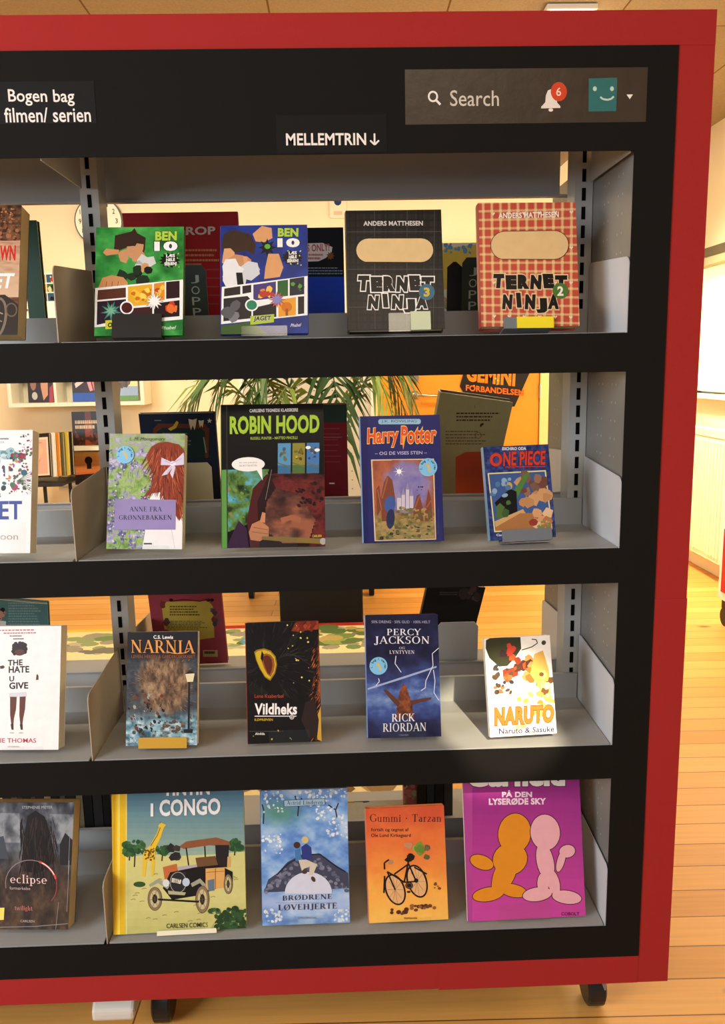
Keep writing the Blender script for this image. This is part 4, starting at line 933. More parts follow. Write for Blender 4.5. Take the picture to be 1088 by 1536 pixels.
# L: paperback with gold title
b, a = front_book('L', 'dark paperback with gold title over tawny fur, behind a yellow lip', (60, 60, 60), (40, 40, 44), hard=False, org=Y1)
def furry(x, y):
    r_ = math.hypot((x - 795) / 120, (y - 560) / 150); f = pal(noise(x / 16, y / 34, 101) * 1.5 - .2, [(52, 42, 38), (96, 74, 58), (138, 110, 84), (172, 146, 114)])
    ice = pal(noise(x / 34, y / 26, 105) * 1.6 - .3, [(58, 92, 110), (104, 146, 164), (150, 188, 200), (206, 224, 230)]); dark = pal(noise(x / 40, y / 30, 103), [(34, 32, 36), (70, 76, 84), (96, 110, 118)])
    return mixc(mixc(f, dark, (r_ - .85) * 3), mixc(ice, (60, 60, 62), (noise(x / 20, y / 16, 109) - .55) * 3), (y - 690 + 60 * (noise(x / 30, 1, 7) - .5)) / 60)
a.field(590, 310, 970, 885, 84, 126, lambda x, y: mixc((38, 35, 40), furry(x, y), (y - 415) / 50))
a.strokes(260, 640, 450, 930, 690, [(112, 88, 66), (140, 114, 88), (80, 62, 50), (150, 126, 98), (96, 76, 60)], 10, 24, 1.2, lambda x, y: math.degrees(math.atan2(y - 590, x - 795)), 102)
a.dabs(70, 620, 620, 800, 815, [(44, 38, 40), (70, 56, 50), (100, 76, 60), (120, 52, 40), (160, 160, 156), (84, 80, 78)], 3, 11, 106, 60, .4); a.dabs(26, 790, 745, 890, 800, [(120, 100, 82), (90, 76, 66)], 4, 12, 107, 0, .5)
a.L_([(914, 550), (908, 800)], 9, (38, 40, 46)); a.P([(896, 516), (940, 512), (932, 552), (904, 554)], (226, 214, 176)); a.P([(890, 516), (918, 500), (944, 512)], (40, 40, 44)); a.P([(886, 800), (926, 800), (930, 780), (884, 782)], (40, 42, 48))
a.T('C.S. Lewis', 747, 333, 840, 350, (236, 232, 228), .03); a.T('NARNIA', 641, 355, 944, 418, (226, 158, 84), font='serif', out=(92, 44, 24), outw=.025); a.ring(860, 395, 60, 24, 4, (226, 158, 84), 0, 20, 150, 'lettering')
a.T('LØVEN, HEKSEN & GARDEROBESKABET', 641, 428, 944, 446, (150, 96, 66), .0, slope=-4); a.T('BOGEN BAG FILMEN', 627, 832, 813, 853, (236, 238, 240), font='serif', slope=-2); a.T('BORGEN', 886, 833, 932, 845, (236, 238, 240), .03); a.build(b)
hold('L', .083, .003, .014, 'yellow', 'yellow plastic holder under the dark paperback with the gold title')

# M: black novel with a yellow eye shape
b, a = front_book('M', 'black hardcover with a yellow almond shape, white title and orange glow along one edge', (24, 21, 21), (150, 56, 36), org=Y2)
a.bg((26, 23, 23)); a.P([(355, 295), (372, 258), (400, 246), (480, 244), (482, 286), (420, 292), (400, 300)], (138, 52, 30)); a.dabs(16, 380, 250, 478, 288, [(160, 66, 34), (120, 40, 26)], 6, 18, 111)
a.field(440, 310, 500, 805, 20, 90, lambda x, y: mixc((26, 23, 23), pal(noise(x / 14, y / 26, 115) * 1.4 - .2, [(110, 44, 26), (160, 78, 36), (206, 130, 56)]), (x - 462 - 16 * noise(1, y / 20, 4) - (16 if y > 600 else 0)) / 14)); a.strokes(120, 452, 320, 492, 790, [(150, 74, 34), (90, 40, 26), (190, 110, 50)], 12, 30, 1.4, 120, 116)
a.P([(500, 600), (468, 700), (474, 790), (500, 800)], (206, 160, 60)); a.P([(420, 620), (458, 600), (480, 700), (474, 770), (440, 790), (400, 700)], (48, 36, 34)); a.strokes(240, 165, 270, 450, 590, [(38, 34, 34), (48, 43, 42), (20, 18, 18), (58, 52, 50)], 20, 60, 1.2, lambda x, y: math.degrees(math.atan2(y - 445, x - 240)), 112)
eye = [(187, 390), (200, 380), (232, 374), (262, 384), (284, 410), (291, 448), (282, 488), (260, 522), (236, 506), (212, 466), (196, 428)]
a.P(eye, (150, 116, 30)); a.P([(238 + (x - 238) * .9, 445 + (y - 445) * .9) for x, y in eye], (206, 176, 44)); a.P([(248 + (x - 238) * .62, 448 + (y - 445) * .72) for x, y in eye], (150, 92, 44)); a.P([(248 + (x - 238) * .42, 448 + (y - 445) * .6) for x, y in eye], (96, 44, 30)); a.P([(222, 384), (230, 400), (226, 436), (216, 420)], (24, 20, 18))
for i in range(7): a.L_([(300 + 10 * i, 420 - 4 * i), (360 + 14 * i, 330 + 20 * i)], 1.2, (70, 66, 64)); a.L_([(165, 520 + 9 * i), (250, 575 + 4 * i)], 1.2, (56, 52, 50))
a.dabs(16, 320, 260, 450, 540, [(206, 190, 60), (230, 214, 120)], 2, 5, 113); a.dabs(5, 165, 730, 360, 795, [(206, 180, 60)], 2, 5, 114)
a.T('Lene Kaaberbøl', 190, 583, 320, 600, (176, 72, 48), .005); a.T('Vildheks', 190, 624, 381, 676, WH, .03, .02, slope=0); a.R(190, 681, 350, 684.5, WH, 'lettering'); a.R(368, 681, 378, 684.5, WH, 'lettering')
a.ring(358, 687, 9, 9, 2.4, WH, layer='lettering'); a.R(349, 686, 367, 688, WH, 'lettering'); a.R(357, 678, 359, 697, WH, 'lettering')
a.T('ILDPRØVEN', 190, 693, 272, 704, (206, 176, 60), .015); a.R(165, 751, 320, 752.2, (110, 104, 100), 'lettering'); a.T('Alvilda', 192, 757, 236, 768, (226, 224, 220), .02); a.build(b)
hold('M', .07, .008, .022, 'clear', 'clear acrylic holder under the black hardcover with the yellow almond shape')

# N: thunderstorm novel
b, a = front_book('N', 'thick navy hardcover with white serif title and lightning over clouds', (38, 38, 66), (120, 150, 206), org=Y2)
a.field(680, 210, 1045, 790, 90, 140, lambda x, y: pal(.12 + .62 * math.exp(-((y - 590 + (x - 850) * .12) / 110) ** 2) * (.35 + noise(x / 60, y / 36, 121) * 1.1) + (noise(x / 50, y / 44, 122) - .5) * .3, [(28, 26, 46), (46, 48, 88), (66, 86, 150), (112, 138, 190), (196, 206, 226)]))
a.P([(700, 550), (860, 499), (1010, 452), (1010, 460), (866, 507), (700, 558)], (160, 176, 212))
for p in ([(1024, 366), (990, 396), (994, 450), (962, 520), (960, 552), (940, 565)], [(996, 470), (1004, 520), (1000, 575), (1022, 610)], [(826, 405), (822, 440), (850, 480)], [(748, 506), (752, 520), (736, 540)]): a.L_(p, 3.2, (226, 230, 246))
pk = [(826, 690), (834, 610), (846, 560), (858, 530), (872, 540), (884, 580), (900, 620), (910, 690)]; a.field(820, 525, 915, 690, 30, 50, lambda x, y: pal(noise(x / 20, y / 24, 126) * 1.4 - .2, [(60, 38, 36), (120, 66, 44), (168, 98, 58)]), pk); a.P([(836, 640), (800, 600), (770, 560), (782, 556), (820, 590), (846, 620)], (96, 60, 50)); a.P([(890, 610), (950, 600), (990, 596), (986, 606), (900, 630)], (96, 60, 50))
a.T('50% DRENG · 50% GUD · 100% HELT', 717, 247, 979, 259, (166, 164, 186), .005); a.T('PERCY', 785, 283, 938, 313, (232, 230, 238), font='serif'); a.T('JACKSON', 728, 317, 975, 356, (232, 230, 238), font='serif'); a.T('OG', 840, 364, 866, 375, (216, 214, 226), font='serif'); a.T('LYNTYVEN', 797, 380, 908, 396, (226, 224, 234), font='serif')
a.sticker(748, 450, 40); a.T('RICK', 808, 669, 914, 706, (238, 236, 240), font='serif'); a.T('RIORDAN', 768, 712, 965, 752, (238, 236, 240), font='serif'); a.T('CARLSEN', 843, 765, 885, 772, (150, 148, 170)); a.build(b)
hold('N', .078, -.002, .026, 'clear', 'clear acrylic holder under the navy hardcover with lightning')

# O: white manga in a patch of light
b, a = front_book('O', 'small white paperback comic with a dark green blob and orange art', (246, 242, 232), (220, 214, 200), hard=False, org=Y3)
a.bg((246, 242, 232)); a.P([(213, 268), (230, 260), (334, 260), (338, 300), (318, 330), (290, 360), (260, 362), (225, 330), (212, 296)], (58, 58, 38))
a.rocks(20, 285, 330, 390, 405, [(216, 110, 50), (196, 84, 40), (150, 60, 36), (232, 150, 90), (90, 50, 40)], 10, 26, 131); a.rocks(6, 265, 285, 310, 320, [(190, 60, 44), (226, 214, 206), (60, 40, 40)], 8, 18, 132); a.dabs(26, 240, 360, 310, 460, [(90, 70, 50), (196, 110, 60), (60, 60, 70)], 4, 12, 133)
a.P([(385, 320), (415, 308), (440, 380), (455, 500), (430, 490), (400, 430), (372, 390)], (226, 176, 90)); a.rocks(10, 400, 330, 455, 500, [(240, 206, 130), (206, 140, 60), (120, 80, 50)], 8, 20, 134); a.L_([(340, 305), (375, 295), (395, 282), (390, 270), (374, 268)], 3.2, (40, 34, 34)); a.E(417, 281, 8, 8, (70, 66, 66)); a.dabs(26, 330, 400, 460, 590, [(240, 190, 110), (230, 160, 84), (250, 226, 170)], 6, 16, 135)
a.T('NARUTO', 246, 512, 464, 580, (222, 122, 48), .05, 0, slope=-8, out=(120, 60, 36), outw=.03); a.T('Naruto & Sasuke', 262, 590, 468, 612, (60, 50, 90), .02, slope=-4); a.build(b)
hold('O', .07, .006, .004, 'clear', 'clear acrylic holder under the small white paperback comic')

# P: dark film paperback at the left edge
b, a = front_book('P', 'thick worn grey-black paperback with a pale ring and serif title on the bottom shelf', (52, 50, 54), (40, 38, 40), hard=False, pages=PAPERT, org=Y4)
a.field(-90, 160, 345, 735, 84, 116, lambda x, y: mixc(pal(noise(x / 46, y / 70, 141) * 1.5 - .25 + (.25 if 220 < y < 350 and (x > 220 or x < 90) else 0), [(30, 30, 34), (60, 62, 70), (98, 102, 110), (150, 154, 160)]), pal(noise(x / 30, y / 60, 143) * 1.4 - .2, [(36, 32, 32), (66, 54, 48), (104, 82, 62)]), (y - 380) / 120))
a.P([(96, 420), (112, 300), (126, 230), (160, 205), (200, 232), (226, 320), (240, 420), (170, 480), (100, 470)], (34, 28, 28)); a.P([(260, 440), (262, 350), (286, 300), (316, 330), (322, 440)], (44, 42, 44)); a.P([(-30, 420), (-20, 330), (20, 320), (40, 420)], (70, 74, 84))
a.strokes(160, 90, 230, 240, 480, [(40, 32, 30), (58, 46, 42), (28, 24, 24)], 40, 90, 2.4, 90, 144)
for w, a0, a1, c in ((3, 170, 300, (150, 130, 130)), (8, 290, 345, (220, 80, 70)), (4, 296, 335, (250, 226, 220)), (4, 345, 400, (150, 70, 60))): a.ring(134, 528, 110, 106, w, c, 0, a0, a1)
a.T('STEPHENIE MEYER', 103, 187, 235, 200, (200, 200, 206), .0, slope=-4); a.T('eclipse', 45, 486, 202, 534, (236, 200, 196), font='serif'); a.T('formørkelse', 42, 538, 130, 552, (206, 180, 178), -.005)
a.T('twilight', 62, 620, 138, 644, (206, 130, 126), font='serif'); a.T('CARLSEN', 85, 680, 145, 690, (186, 180, 180), .0); a.P([(-20, 632), (18, 630), (14, 682), (-20, 684)], (240, 222, 110), 'sticker')
for x, y, q in ((310, 250, 480), (300, 420, 640), (250, 600, 716)): a.L_([(x, y), (x - 8, (y + q) / 2), (x - 16, q)], 1.6, (160, 156, 156))
a.L_([(292, 690), (150, 706), (-40, 716)], 3, (140, 138, 140)); a.L_([(334, 180), (326, 420), (300, 690)], 2.4, (130, 126, 128)); a.build(b)
hold('P', .08, .01, .006, 'clear', 'clear acrylic holder under the worn grey-black paperback')

# Q: large comic album
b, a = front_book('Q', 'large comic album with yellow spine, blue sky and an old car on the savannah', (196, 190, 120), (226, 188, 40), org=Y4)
a.bg((226, 186, 40)); a.R(470, 60, 497, 760, (206, 160, 30)); a.R(505, 60, 516, 760, (244, 216, 90))  # yellow cloth strip, its sheen painted on as darker and lighter bands
a.grad(541, 60, 1070, 395, (66, 110, 142), (146, 172, 158), 14); a.P([(540, 400), (640, 384), (760, 392), (900, 386), (1070, 372), (1070, 760), (536, 760)], (206, 202, 132)); a.grad(536, 560, 1070, 760, (206, 202, 132), (186, 184, 112), 6)
a.R(541, 60, 546, 760, (226, 216, 120))
for x, y, rx, ry in ((582, 360, 42, 36), (560, 372, 26, 28), (700, 374, 26, 18), (1012, 350, 30, 24)):
    a.L_([(x, y), (x - 4, y + 80 if rx > 30 else y + 40)], 6, (60, 50, 36)); a.dabs(24, x - rx, y - ry, x + rx, y + ry * .6, [(52, 92, 54), (40, 76, 48), (66, 108, 62)], 8, 15, int(x))
a.E(600, 514, 26, 12, (52, 86, 50)); rd = random.Random(9)
for i in range(26): x, y = rd.uniform(560, 1050), rd.uniform(470, 690); a.L_([(x, y), (x + 10, y - 4), (x + 20, y - 2)], 3, (150, 140, 70))
# giraffe
gy, gb = (226, 190, 56), (110, 74, 30)
a.P([(612, 470), (616, 380), (640, 350), (668, 352), (668, 400), (660, 480), (652, 480), (652, 412), (632, 412), (624, 482), (614, 482)], gy); a.P([(640, 356), (672, 300), (686, 262), (704, 272), (692, 310), (668, 360)], gy); a.P([(680, 262), (692, 248), (700, 252), (714, 258), (704, 272), (690, 276)], gy); a.L_([(690, 252), (690, 244)], 2, gb); a.dabs(36, 618, 358, 664, 410, [gb], 3, 5, 31); a.L_([(648, 350), (676, 304), (690, 270)], 3, gb)
# old car
car, tan = (28, 28, 30), (136, 118, 92)
a.P([(770, 352), (800, 330), (930, 312), (985, 330), (990, 352), (900, 346), (790, 362)], (138, 86, 58)); a.P([(925, 345), (985, 345), (980, 440), (930, 440)], (40, 38, 40)); a.L_([(800, 356), (812, 440)], 5, car); a.L_([(880, 350), (884, 430)], 5, car)
a.rocks(6, 730, 340, 770, 400, [(60, 56, 56), (96, 92, 90), (44, 42, 44)], 14, 26, 151); a.P([(700, 440), (760, 425), (768, 480), (708, 492)], (190, 106, 62)); a.P([(760, 440), (900, 420), (900, 450), (780, 470)], (176, 166, 176)); a.P([(840, 400), (925, 392), (940, 440), (850, 450)], (110, 78, 52)); a.P([(978, 395), (992, 395), (990, 440), (976, 442)], (214, 166, 106))
a.P([(732, 462), (840, 440), (940, 430), (1000, 460), (1000, 500), (910, 540), (860, 560), (740, 580), (700, 530)], car); a.P([(640, 515), (680, 490), (730, 520), (720, 535), (680, 508), (645, 525)], (156, 160, 140)); a.P([(820, 510), (860, 488), (900, 530), (890, 545), (860, 508), (826, 525)], (156, 160, 140))
a.P([(884, 446), (966, 440), (966, 528), (884, 538)], (216, 166, 96)); a.L_([(926, 446), (926, 534)], 3, (120, 80, 40)); a.L_([(886, 462), (964, 457)], 2, (120, 80, 40)); a.P([(892, 496), (922, 490), (922, 540), (896, 544)], (96, 120, 140))
for x, y, rx, ry in ((666, 576, 30, 50), (870, 578, 29, 58), (981, 512, 18, 42)):
    a.E(x, y, rx, ry, tan); a.E(x, y, rx * .68, ry * .74, (196, 186, 140)); a.E(x, y, rx * .36, ry * .4, car)
    for k in range(6): a.L_([(x + rx * .66 * math.cos(k), y + ry * .7 * math.sin(k)), (x, y)], 2, (96, 84, 64))
    a.ring(x, y, rx, ry, 2, (60, 50, 40))
a.L_([(680, 578), (856, 588)], 8, car); a.P([(734, 470), (800, 458), (800, 540), (734, 550)], (44, 44, 48)); a.ring(766, 505, 34, 44, 3, (160, 160, 150)); a.E(714, 508, 15, 16, (216, 220, 222)); a.E(800, 504, 16, 18, (190, 206, 226)); a.P([(740, 486), (780, 494), (776, 512), (738, 504)], (222, 220, 206)); a.T('1887', 744, 489, 774, 507, (50, 50, 50), .0, slope=4); a.P([(722, 540), (800, 548), (794, 560), (726, 556)], (176, 176, 140))
a.dabs(70, 900, 620, 1062, 715, [(50, 84, 50), (38, 66, 42), (66, 104, 62)], 8, 17, 33); a.P([(880, 715), (900, 715), (920, 680), (950, 640), (880, 640)], (196, 192, 120)); a.dabs(30, 930, 640, 1062, 712, [(50, 84, 50), (38, 66, 42)], 9, 16, 34)
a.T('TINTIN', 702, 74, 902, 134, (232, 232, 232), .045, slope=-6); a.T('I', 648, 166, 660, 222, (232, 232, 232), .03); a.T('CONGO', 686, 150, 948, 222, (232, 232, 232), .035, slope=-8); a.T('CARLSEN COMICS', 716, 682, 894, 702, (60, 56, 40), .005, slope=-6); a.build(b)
hold('Q', .105, .012, .004, 'white', 'pale cream plastic holder under the large comic album with the old car')

# R: blue novel with stone bridge
b, a = front_book('R', 'pale blue hardcover with a stone bridge and white blossom, on the bottom shelf', (96, 130, 176), (70, 100, 160), org=Y5)
a.field(90, 95, 510, 742, 84, 124, lambda x, y: mixc(mixc(pal(noise(x / 80, y / 60, 162) * 1.5 - .25, [(72, 112, 182), (106, 148, 212), (150, 186, 228), (196, 212, 236)]), (88, 140, 130), math.exp(-((x - 180) / 90) ** 2 - ((y - 215) / 55) ** 2) * 1.1), (176, 196, 232), math.exp(-((y - 630) / 50) ** 2) * .75))
for p in ([(262, 232), (266, 190), (250, 140)], [(266, 190), (280, 150)], [(440, 240), (432, 200), (400, 180)], [(432, 204), (446, 170)], [(108, 268), (112, 210), (104, 180)]): a.L_(p, 6, (52, 44, 50))
for q in ((110, 115, 200, 215), (260, 105, 490, 150), (340, 190, 480, 250), (390, 250, 490, 330), (105, 310, 190, 400), (105, 660, 190, 720), (430, 650, 500, 715), (300, 130, 400, 190)): a.dabs(30, *q, [(206, 218, 230), (226, 232, 238), (176, 196, 214)], 3, 9, int(q[0] + q[1]))
a.P([(110, 572), (128, 520), (170, 490), (215, 440), (280, 405), (360, 400), (430, 450), (492, 490), (496, 560), (110, 580)], (66, 70, 92)); rd = random.Random(4)
for i in range(120):
    t = rd.uniform(0, 1); x = 116 + 372 * t; top = 575 - 170 * math.sin(math.pi * min(1, max(0, t))) ** .8; y = rd.uniform(top + 12 if t < .5 else top + 6, 560)
    a.E(x, y, rd.uniform(7, 13), rd.uniform(5, 9), rd.choice([(112, 116, 138), (92, 96, 120), (128, 130, 150), (76, 80, 102)]), rd.uniform(-30, 30), n=7)
a.P([(205, 585)] + [(310 - 108 * math.cos(t), 585 - 100 * math.sin(t)) for t in (i * math.pi / 16 for i in range(17))] + [(415, 585)], (206, 212, 232))
a.L_([(165, 500), (220, 446), (285, 410), (360, 402), (430, 455), (480, 485)], 6, (40, 42, 60))
a.P([(248, 385), (270, 378), (280, 430), (252, 436)], (70, 120, 176)); a.P([(278, 370), (300, 355), (322, 372), (326, 425), (282, 428)], (48, 60, 130)); a.E(258, 362, 15, 15, (70, 48, 44)); a.E(295, 338, 16, 16, (206, 186, 130)); a.P([(265, 430), (300, 428), (350, 450), (330, 500), (312, 500), (316, 460), (290, 470), (280, 480)], (206, 196, 180)); a.E(332, 518, 9, 14, (84, 54, 40), -30); a.E(292, 486, 12, 8, (84, 54, 40))
a.P([(199, 160), (385, 149), (386, 180), (200, 190)], (40, 56, 86)); a.P([(202, 162), (383, 151), (384, 178), (203, 188)], (164, 194, 214)); a.T('Astrid Lindgren', 212, 163, 376, 186, (36, 46, 76), font='serif', slope=-6)
a.T('BRØDRENE', 191, 592, 418, 619, (52, 44, 72), font='serif', slope=-8); a.T('LØVEHJERTE', 172, 634, 440, 667, (52, 44, 72), font='serif', slope=-8); a.T('GYLDENDAL', 262, 693, 350, 702, (70, 76, 116)); a.R(160, 626, 440, 627.5, (150, 140, 170), 'lettering'); a.build(b)
hold('R', .084, .0, .016, 'clear', 'clear acrylic holder under the pale blue hardcover with the stone bridge')

# S: orange novel with bicycle
b, a = front_book('S', 'orange hardcover with a black bicycle drawing, between the pale blue and the purple books', (226, 120, 66), (196, 120, 100), org=Y5)
a.field(570, 180, 962, 730, 60, 84, lambda x, y: pal((y - 190) / 530 + (noise(x / 70, y / 60, 171) - .5) * .28, [(206, 86, 54), (226, 116, 60), (234, 140, 66), (244, 176, 80), (246, 190, 92)]))
a.T('Gummi · Tarzan', 593, 222, 909, 257, (74, 34, 28), font='serif'); a.T('fortalt og tegnet af', 597, 283, 765, 302, (66, 30, 26), .015); a.T('Ole Lund Kirkegaard', 597, 308, 774, 328, (66, 30, 26), .015)
ink = (36, 26, 24)
for cx, cy, rx, ry, ro in ((704, 565, 42, 72, -18), (804, 526, 42, 76, -18)):
    a.E(cx, cy, rx, ry, (226, 176, 120), ro); a.ring(cx, cy, rx, ry, 8, ink, ro)
    for k in range(10): a.L_([(cx + rx * .9 * math.cos(k * .63) * .95, cy + ry * .95 * math.sin(k * .63)), (cx, cy)], 1.6, (150, 110, 80))
for p in ([(668, 480), (700, 500), (745, 530), (800, 526)], [(668, 480), (704, 565)], [(700, 492), (765, 445)], [(745, 530), (765, 430)], [(765, 445), (800, 526)], [(656, 470), (655, 440), (676, 425)], [(656, 500), (652, 580)], [(790, 460), (848, 492)]): a.L_(p, 7, ink)
a.E(684, 437, 12, 9, (170, 140, 110), -30); a.rocks(3, 755, 405, 790, 430, [ink], 14, 22, 172); a.E(768, 545, 18, 16, ink); a.ring(768, 545, 12, 11, 3, (120, 90, 70)); a.E(800, 522, 10, 10, ink); a.E(766, 575, 9, 5, ink)
a.rocks(5, 795, 360, 830, 395, [(120, 150, 60), (140, 172, 76), (106, 134, 54)], 18, 30, 173); a.rocks(4, 835, 370, 862, 420, [(92, 96, 62), (110, 104, 70)], 10, 18, 174); a.rocks(2, 758, 350, 772, 368, [(80, 62, 48), (196, 140, 100)], 14, 20, 175)
a.dabs(16, 780, 640, 895, 664, [(110, 66, 44), (84, 50, 38), (150, 96, 60)], 6, 14, 176, 0); a.dabs(8, 682, 656, 758, 682, [(110, 66, 44), (84, 50, 38)], 6, 12, 177, 0); a.dabs(6, 880, 532, 908, 562, [(120, 72, 46)], 4, 8, 178, 0)
a.T('Gyldendal', 745, 695, 805, 707, (80, 44, 30), .01); a.build(b)
hold('S', .075, .002, .006, 'clear', 'clear acrylic holder under the orange hardcover with the bicycle')

# T: purple comic album
b, a = front_book('T', 'large purple comic album with white title on the bottom shelf', (164, 52, 140), (226, 216, 190), hard=False, org=Y6)
a.grad(60, -60, 580, 600, (144, 44, 128), (198, 72, 160), 16); a.R(60, -60, 124, 620, (176, 70, 150))
O_, K_ = (222, 142, 40), (230, 172, 182)
for c, its in ((O_, ((285, 262, 62, 76, 8), (268, 360, 66, 60, -20), (222, 440, 22, 62, 10), (262, 430, 20, 50, 28), (185, 494, 60, 26, -10), (280, 480, 52, 24, 12), (160, 372, 46, 26, 20))), (K_, ((402, 258, 56, 68, -6), (402, 370, 32, 72, -12), (394, 452, 22, 40, 0), (434, 450, 22, 50, -14), (372, 494, 56, 26, -8), (484, 505, 56, 25, 8), (486, 330, 30, 24, -10), (462, 366, 14, 44, 16)))):
    for cx, cy, rx, ry, ro in its: a.E(cx, cy, rx + 3, ry + 3, (70, 34, 44), ro, n=26)
    for cx, cy, rx, ry, ro in its: a.E(cx, cy, rx, ry, c, ro, n=26)
a.T('Garfield', 104, 6, 478, 86, WH, .06, 0, slope=-4, out=(50, 26, 46), outw=.025); a.T('PÅ DEN', 237, 97, 352, 124, (240, 214, 230), .045); a.T('LYSERØDE SKY', 187, 128, 405, 154, (240, 214, 230), .045, slope=-2)
a.T('COBOLT', 463, 562, 532, 575, (80, 26, 66), .03); a.build(b)
hold('T', .095, -.005, .028, 'clear', 'clear acrylic holder under the large purple comic album')
# ------------------------------------------------------------------ books on the far side of the bookcase, seen from behind
def at_y(px, py, y):
    q = ray(px, py); t = (y - CAM.y) / q.y; return CAM + q * t
def far_book(label, tl, tr, row, th, cover, tilt=-.18, roll=0.0, yb=.44, hard=True, pages=PAPER, h=None, org=(0, 0, 1.0), name='book'):
    zs = ZS[row]; yt = yb + .22 * math.sin(tilt)
    a, b = at_y(*tl, yt), at_y(*tr, yt); w = (b - a).length; xt = (a.x + b.x) / 2
    low = abs(w / 2 * math.sin(roll)) * math.cos(tilt) + .0016 + max(0, (th + .001) * math.sin(tilt))
    hh = h or ((a.z + b.z) / 2 - zs - low) / math.cos(tilt) / math.cos(roll)
    xb = xt + hh * math.sin(roll)
    bk = make_book(label, xb, yb, zs + low, 0.0, tilt, w, hh, roll, th, cover, None, hard, pages, name)
    M = frame_matrix(xb, yb, zs + low, 0.0, tilt, roll)
    quad = []
    for u, v in ((-w / 2, hh), (w / 2, hh), (w / 2, 0), (-w / 2, 0)):
        p = M @ Vector((u, 0, v)) - CAM; d = p.dot(AF)
        quad.append((IW / 2 + FPX * p.dot(AX) / d, IH / 2 - FPX * p.dot(AU) / d))
    return bk, Art(w, hh, quad, org)
def book_stand(label, x0, x1, y, row, h, col, word=None, lean=.12, taper=0.0):
    """bent sheet stand: sloping back plate on a flat foot, with a lip behind"""
    zs = ZS[row]; t = empty('book_stand', ((x0 + x1) / 2, y, zs + .0004)); w = (x1 - x0) / 2
    m = mat('stand_' + '_'.join(map(str, col)), col, 0.45, 0.3)
    p = MB(); M = Matrix.Rotation(lean, 4, 'X')
    p.prism([(-w, 0), (w, 0), (w, h - .01), (w - .008 - taper, h), (-w + .008 + taper, h), (-w, h - .01)], 0, .002, 'y', 0, M); p.build('back_plate', m, t)
    MB().box(-w, w, .002, .075, 0, .0018).build('foot', m, t)
    if word:
        a = Art(w * 2, h, [(0, 0), (100, 0), (100, 100), (0, 100)], y=-.0004, ink=INKM)
        for i, ch in enumerate(word): a.T(ch, 32, 12 + i * 13.5, 68, 22 + i * 13.5, (150, 156, 140), .0)
        q = empty('plate_print', (0, 0, 0)); q.parent = t; q.rotation_euler = (lean, 0, 0); a.build(q)
    tag(t, label, 'book stand'); return t

b, a = far_book('tall red book standing behind the two comics, its small print towards us', (185, 322), (357, 317), 0, .012, (120, 22, 26), org=Z3)
a.bg((160, 30, 34)); a.T('DIN KROP', 690, 196, 1034, 236, (206, 190, 180), .03, slope=-6)
a.lines(3, 890, 300, 1062, 372, (190, 130, 80), 11, 10); a.lines(5, 990, 395, 1062, 600, (150, 80, 60), 12, 6); a.lines(1, 890, 368, 970, 376, (190, 130, 80), 14, 8); a.build(b)
book_stand('dark green stand with pale letters before the tall red book', at_y(279, 440, .34).x, at_y(313, 440, .34).x, .335, 0, .150, (38, 44, 34), 'JOPP')
b, a = far_book('black and blue book behind the blue hardcover comic, with a pale oval', (412, 345), (515, 339), 0, .012, (20, 40, 96), org=Z4)
a.bg((20, 22, 26)); a.R(330, 432, 720, 760, (30, 62, 170)); a.P([(470, 300), (520, 272), (590, 270), (636, 290), (630, 330), (570, 358), (500, 360)], (206, 200, 190)); a.T('GIRLS ONLY!', 452, 280, 622, 316, (176, 70, 80), .03, slope=-8); a.lines(2, 520, 322, 596, 356, (176, 90, 96), 4, 10); a.star(626, 332, 22, 12, 9, (120, 70, 40)); a.lines(3, 515, 388, 690, 428, (120, 130, 150), 5, 5); a.build(b)
b, a = far_book('yellow and white patterned book between the two checked novels', (655, 366), (722, 362), 0, .012, (226, 214, 190))
a.bg((220, 206, 180)); a.P([(640, 395), (668, 372), (730, 365), (730, 420), (690, 430), (640, 440)], (206, 170, 70)); a.dabs(14, 660, 366, 710, 380, [(90, 140, 170)], 2, 5, 201); a.dabs(20, 650, 430, 715, 475, [(196, 110, 90), (120, 140, 120), (180, 150, 110)], 2, 6, 202); a.build(b)
book_stand('dark green stand with pale letters between the two checked novels', at_y(690, 440, .34).x, at_y(722, 440, .34).x, .325, 0, .155, (38, 46, 34), 'JOPP')
book_stand('small black stand between the two checked novels', at_y(668, 440, .36).x, at_y(690, 440, .36).x, .345, 0, .150, (18, 18, 18), None, .12, .004)
b, a = far_book('plain dark green book behind the brown thriller', (30, 331), (55, 330), 0, .016, (24, 66, 40), -.02); a.bg((24, 62, 38)); a.build(b)

b, a = far_book('dark blue book with pictures of teeth, behind the meadow paperback', (208, 622), (322, 618), 1, .013, (26, 36, 58), org=Z6)
a.bg((28, 40, 62)); a.P([(735, 330), (760, 305), (985, 308), (1005, 330), (1000, 470), (735, 470)], (104, 52, 36)); a.P([(752, 345), (780, 325), (965, 328), (985, 345), (985, 470), (752, 470)], (26, 50, 52))
a.P([(806, 330), (830, 318), (848, 292), (858, 300), (846, 326), (820, 340)], (206, 166, 50))
for x, y, k in ((925, 303, 1.0), (966, 302, .65)): a.P([(x - 20 * k, y - 20 * k), (x, y - 16 * k), (x + 20 * k, y - 22 * k), (x + 16 * k, y + 6), (x + 10 * k, y + 34 * k), (x, y + 10), (x - 8 * k, y + 34 * k), (x - 16 * k, y + 6)], (222, 206, 176))
a.star(1006, 292, 13, 5, 5, (220, 214, 200), -90); a.lines(4, 780, 350, 930, 420, (110, 120, 100), 6, 6); a.lines(1, 742, 288, 776, 294, (150, 150, 140), 7, 4); a.L_([(978, 370), (990, 445)], 6, (120, 150, 130)); a.build(b)
book_stand('kraft-coloured stand behind the meadow paperback with red hair', at_y(232, 700, .36).x, at_y(321, 700, .36).x, .335, 1, .118, (176, 158, 118), None, .06)
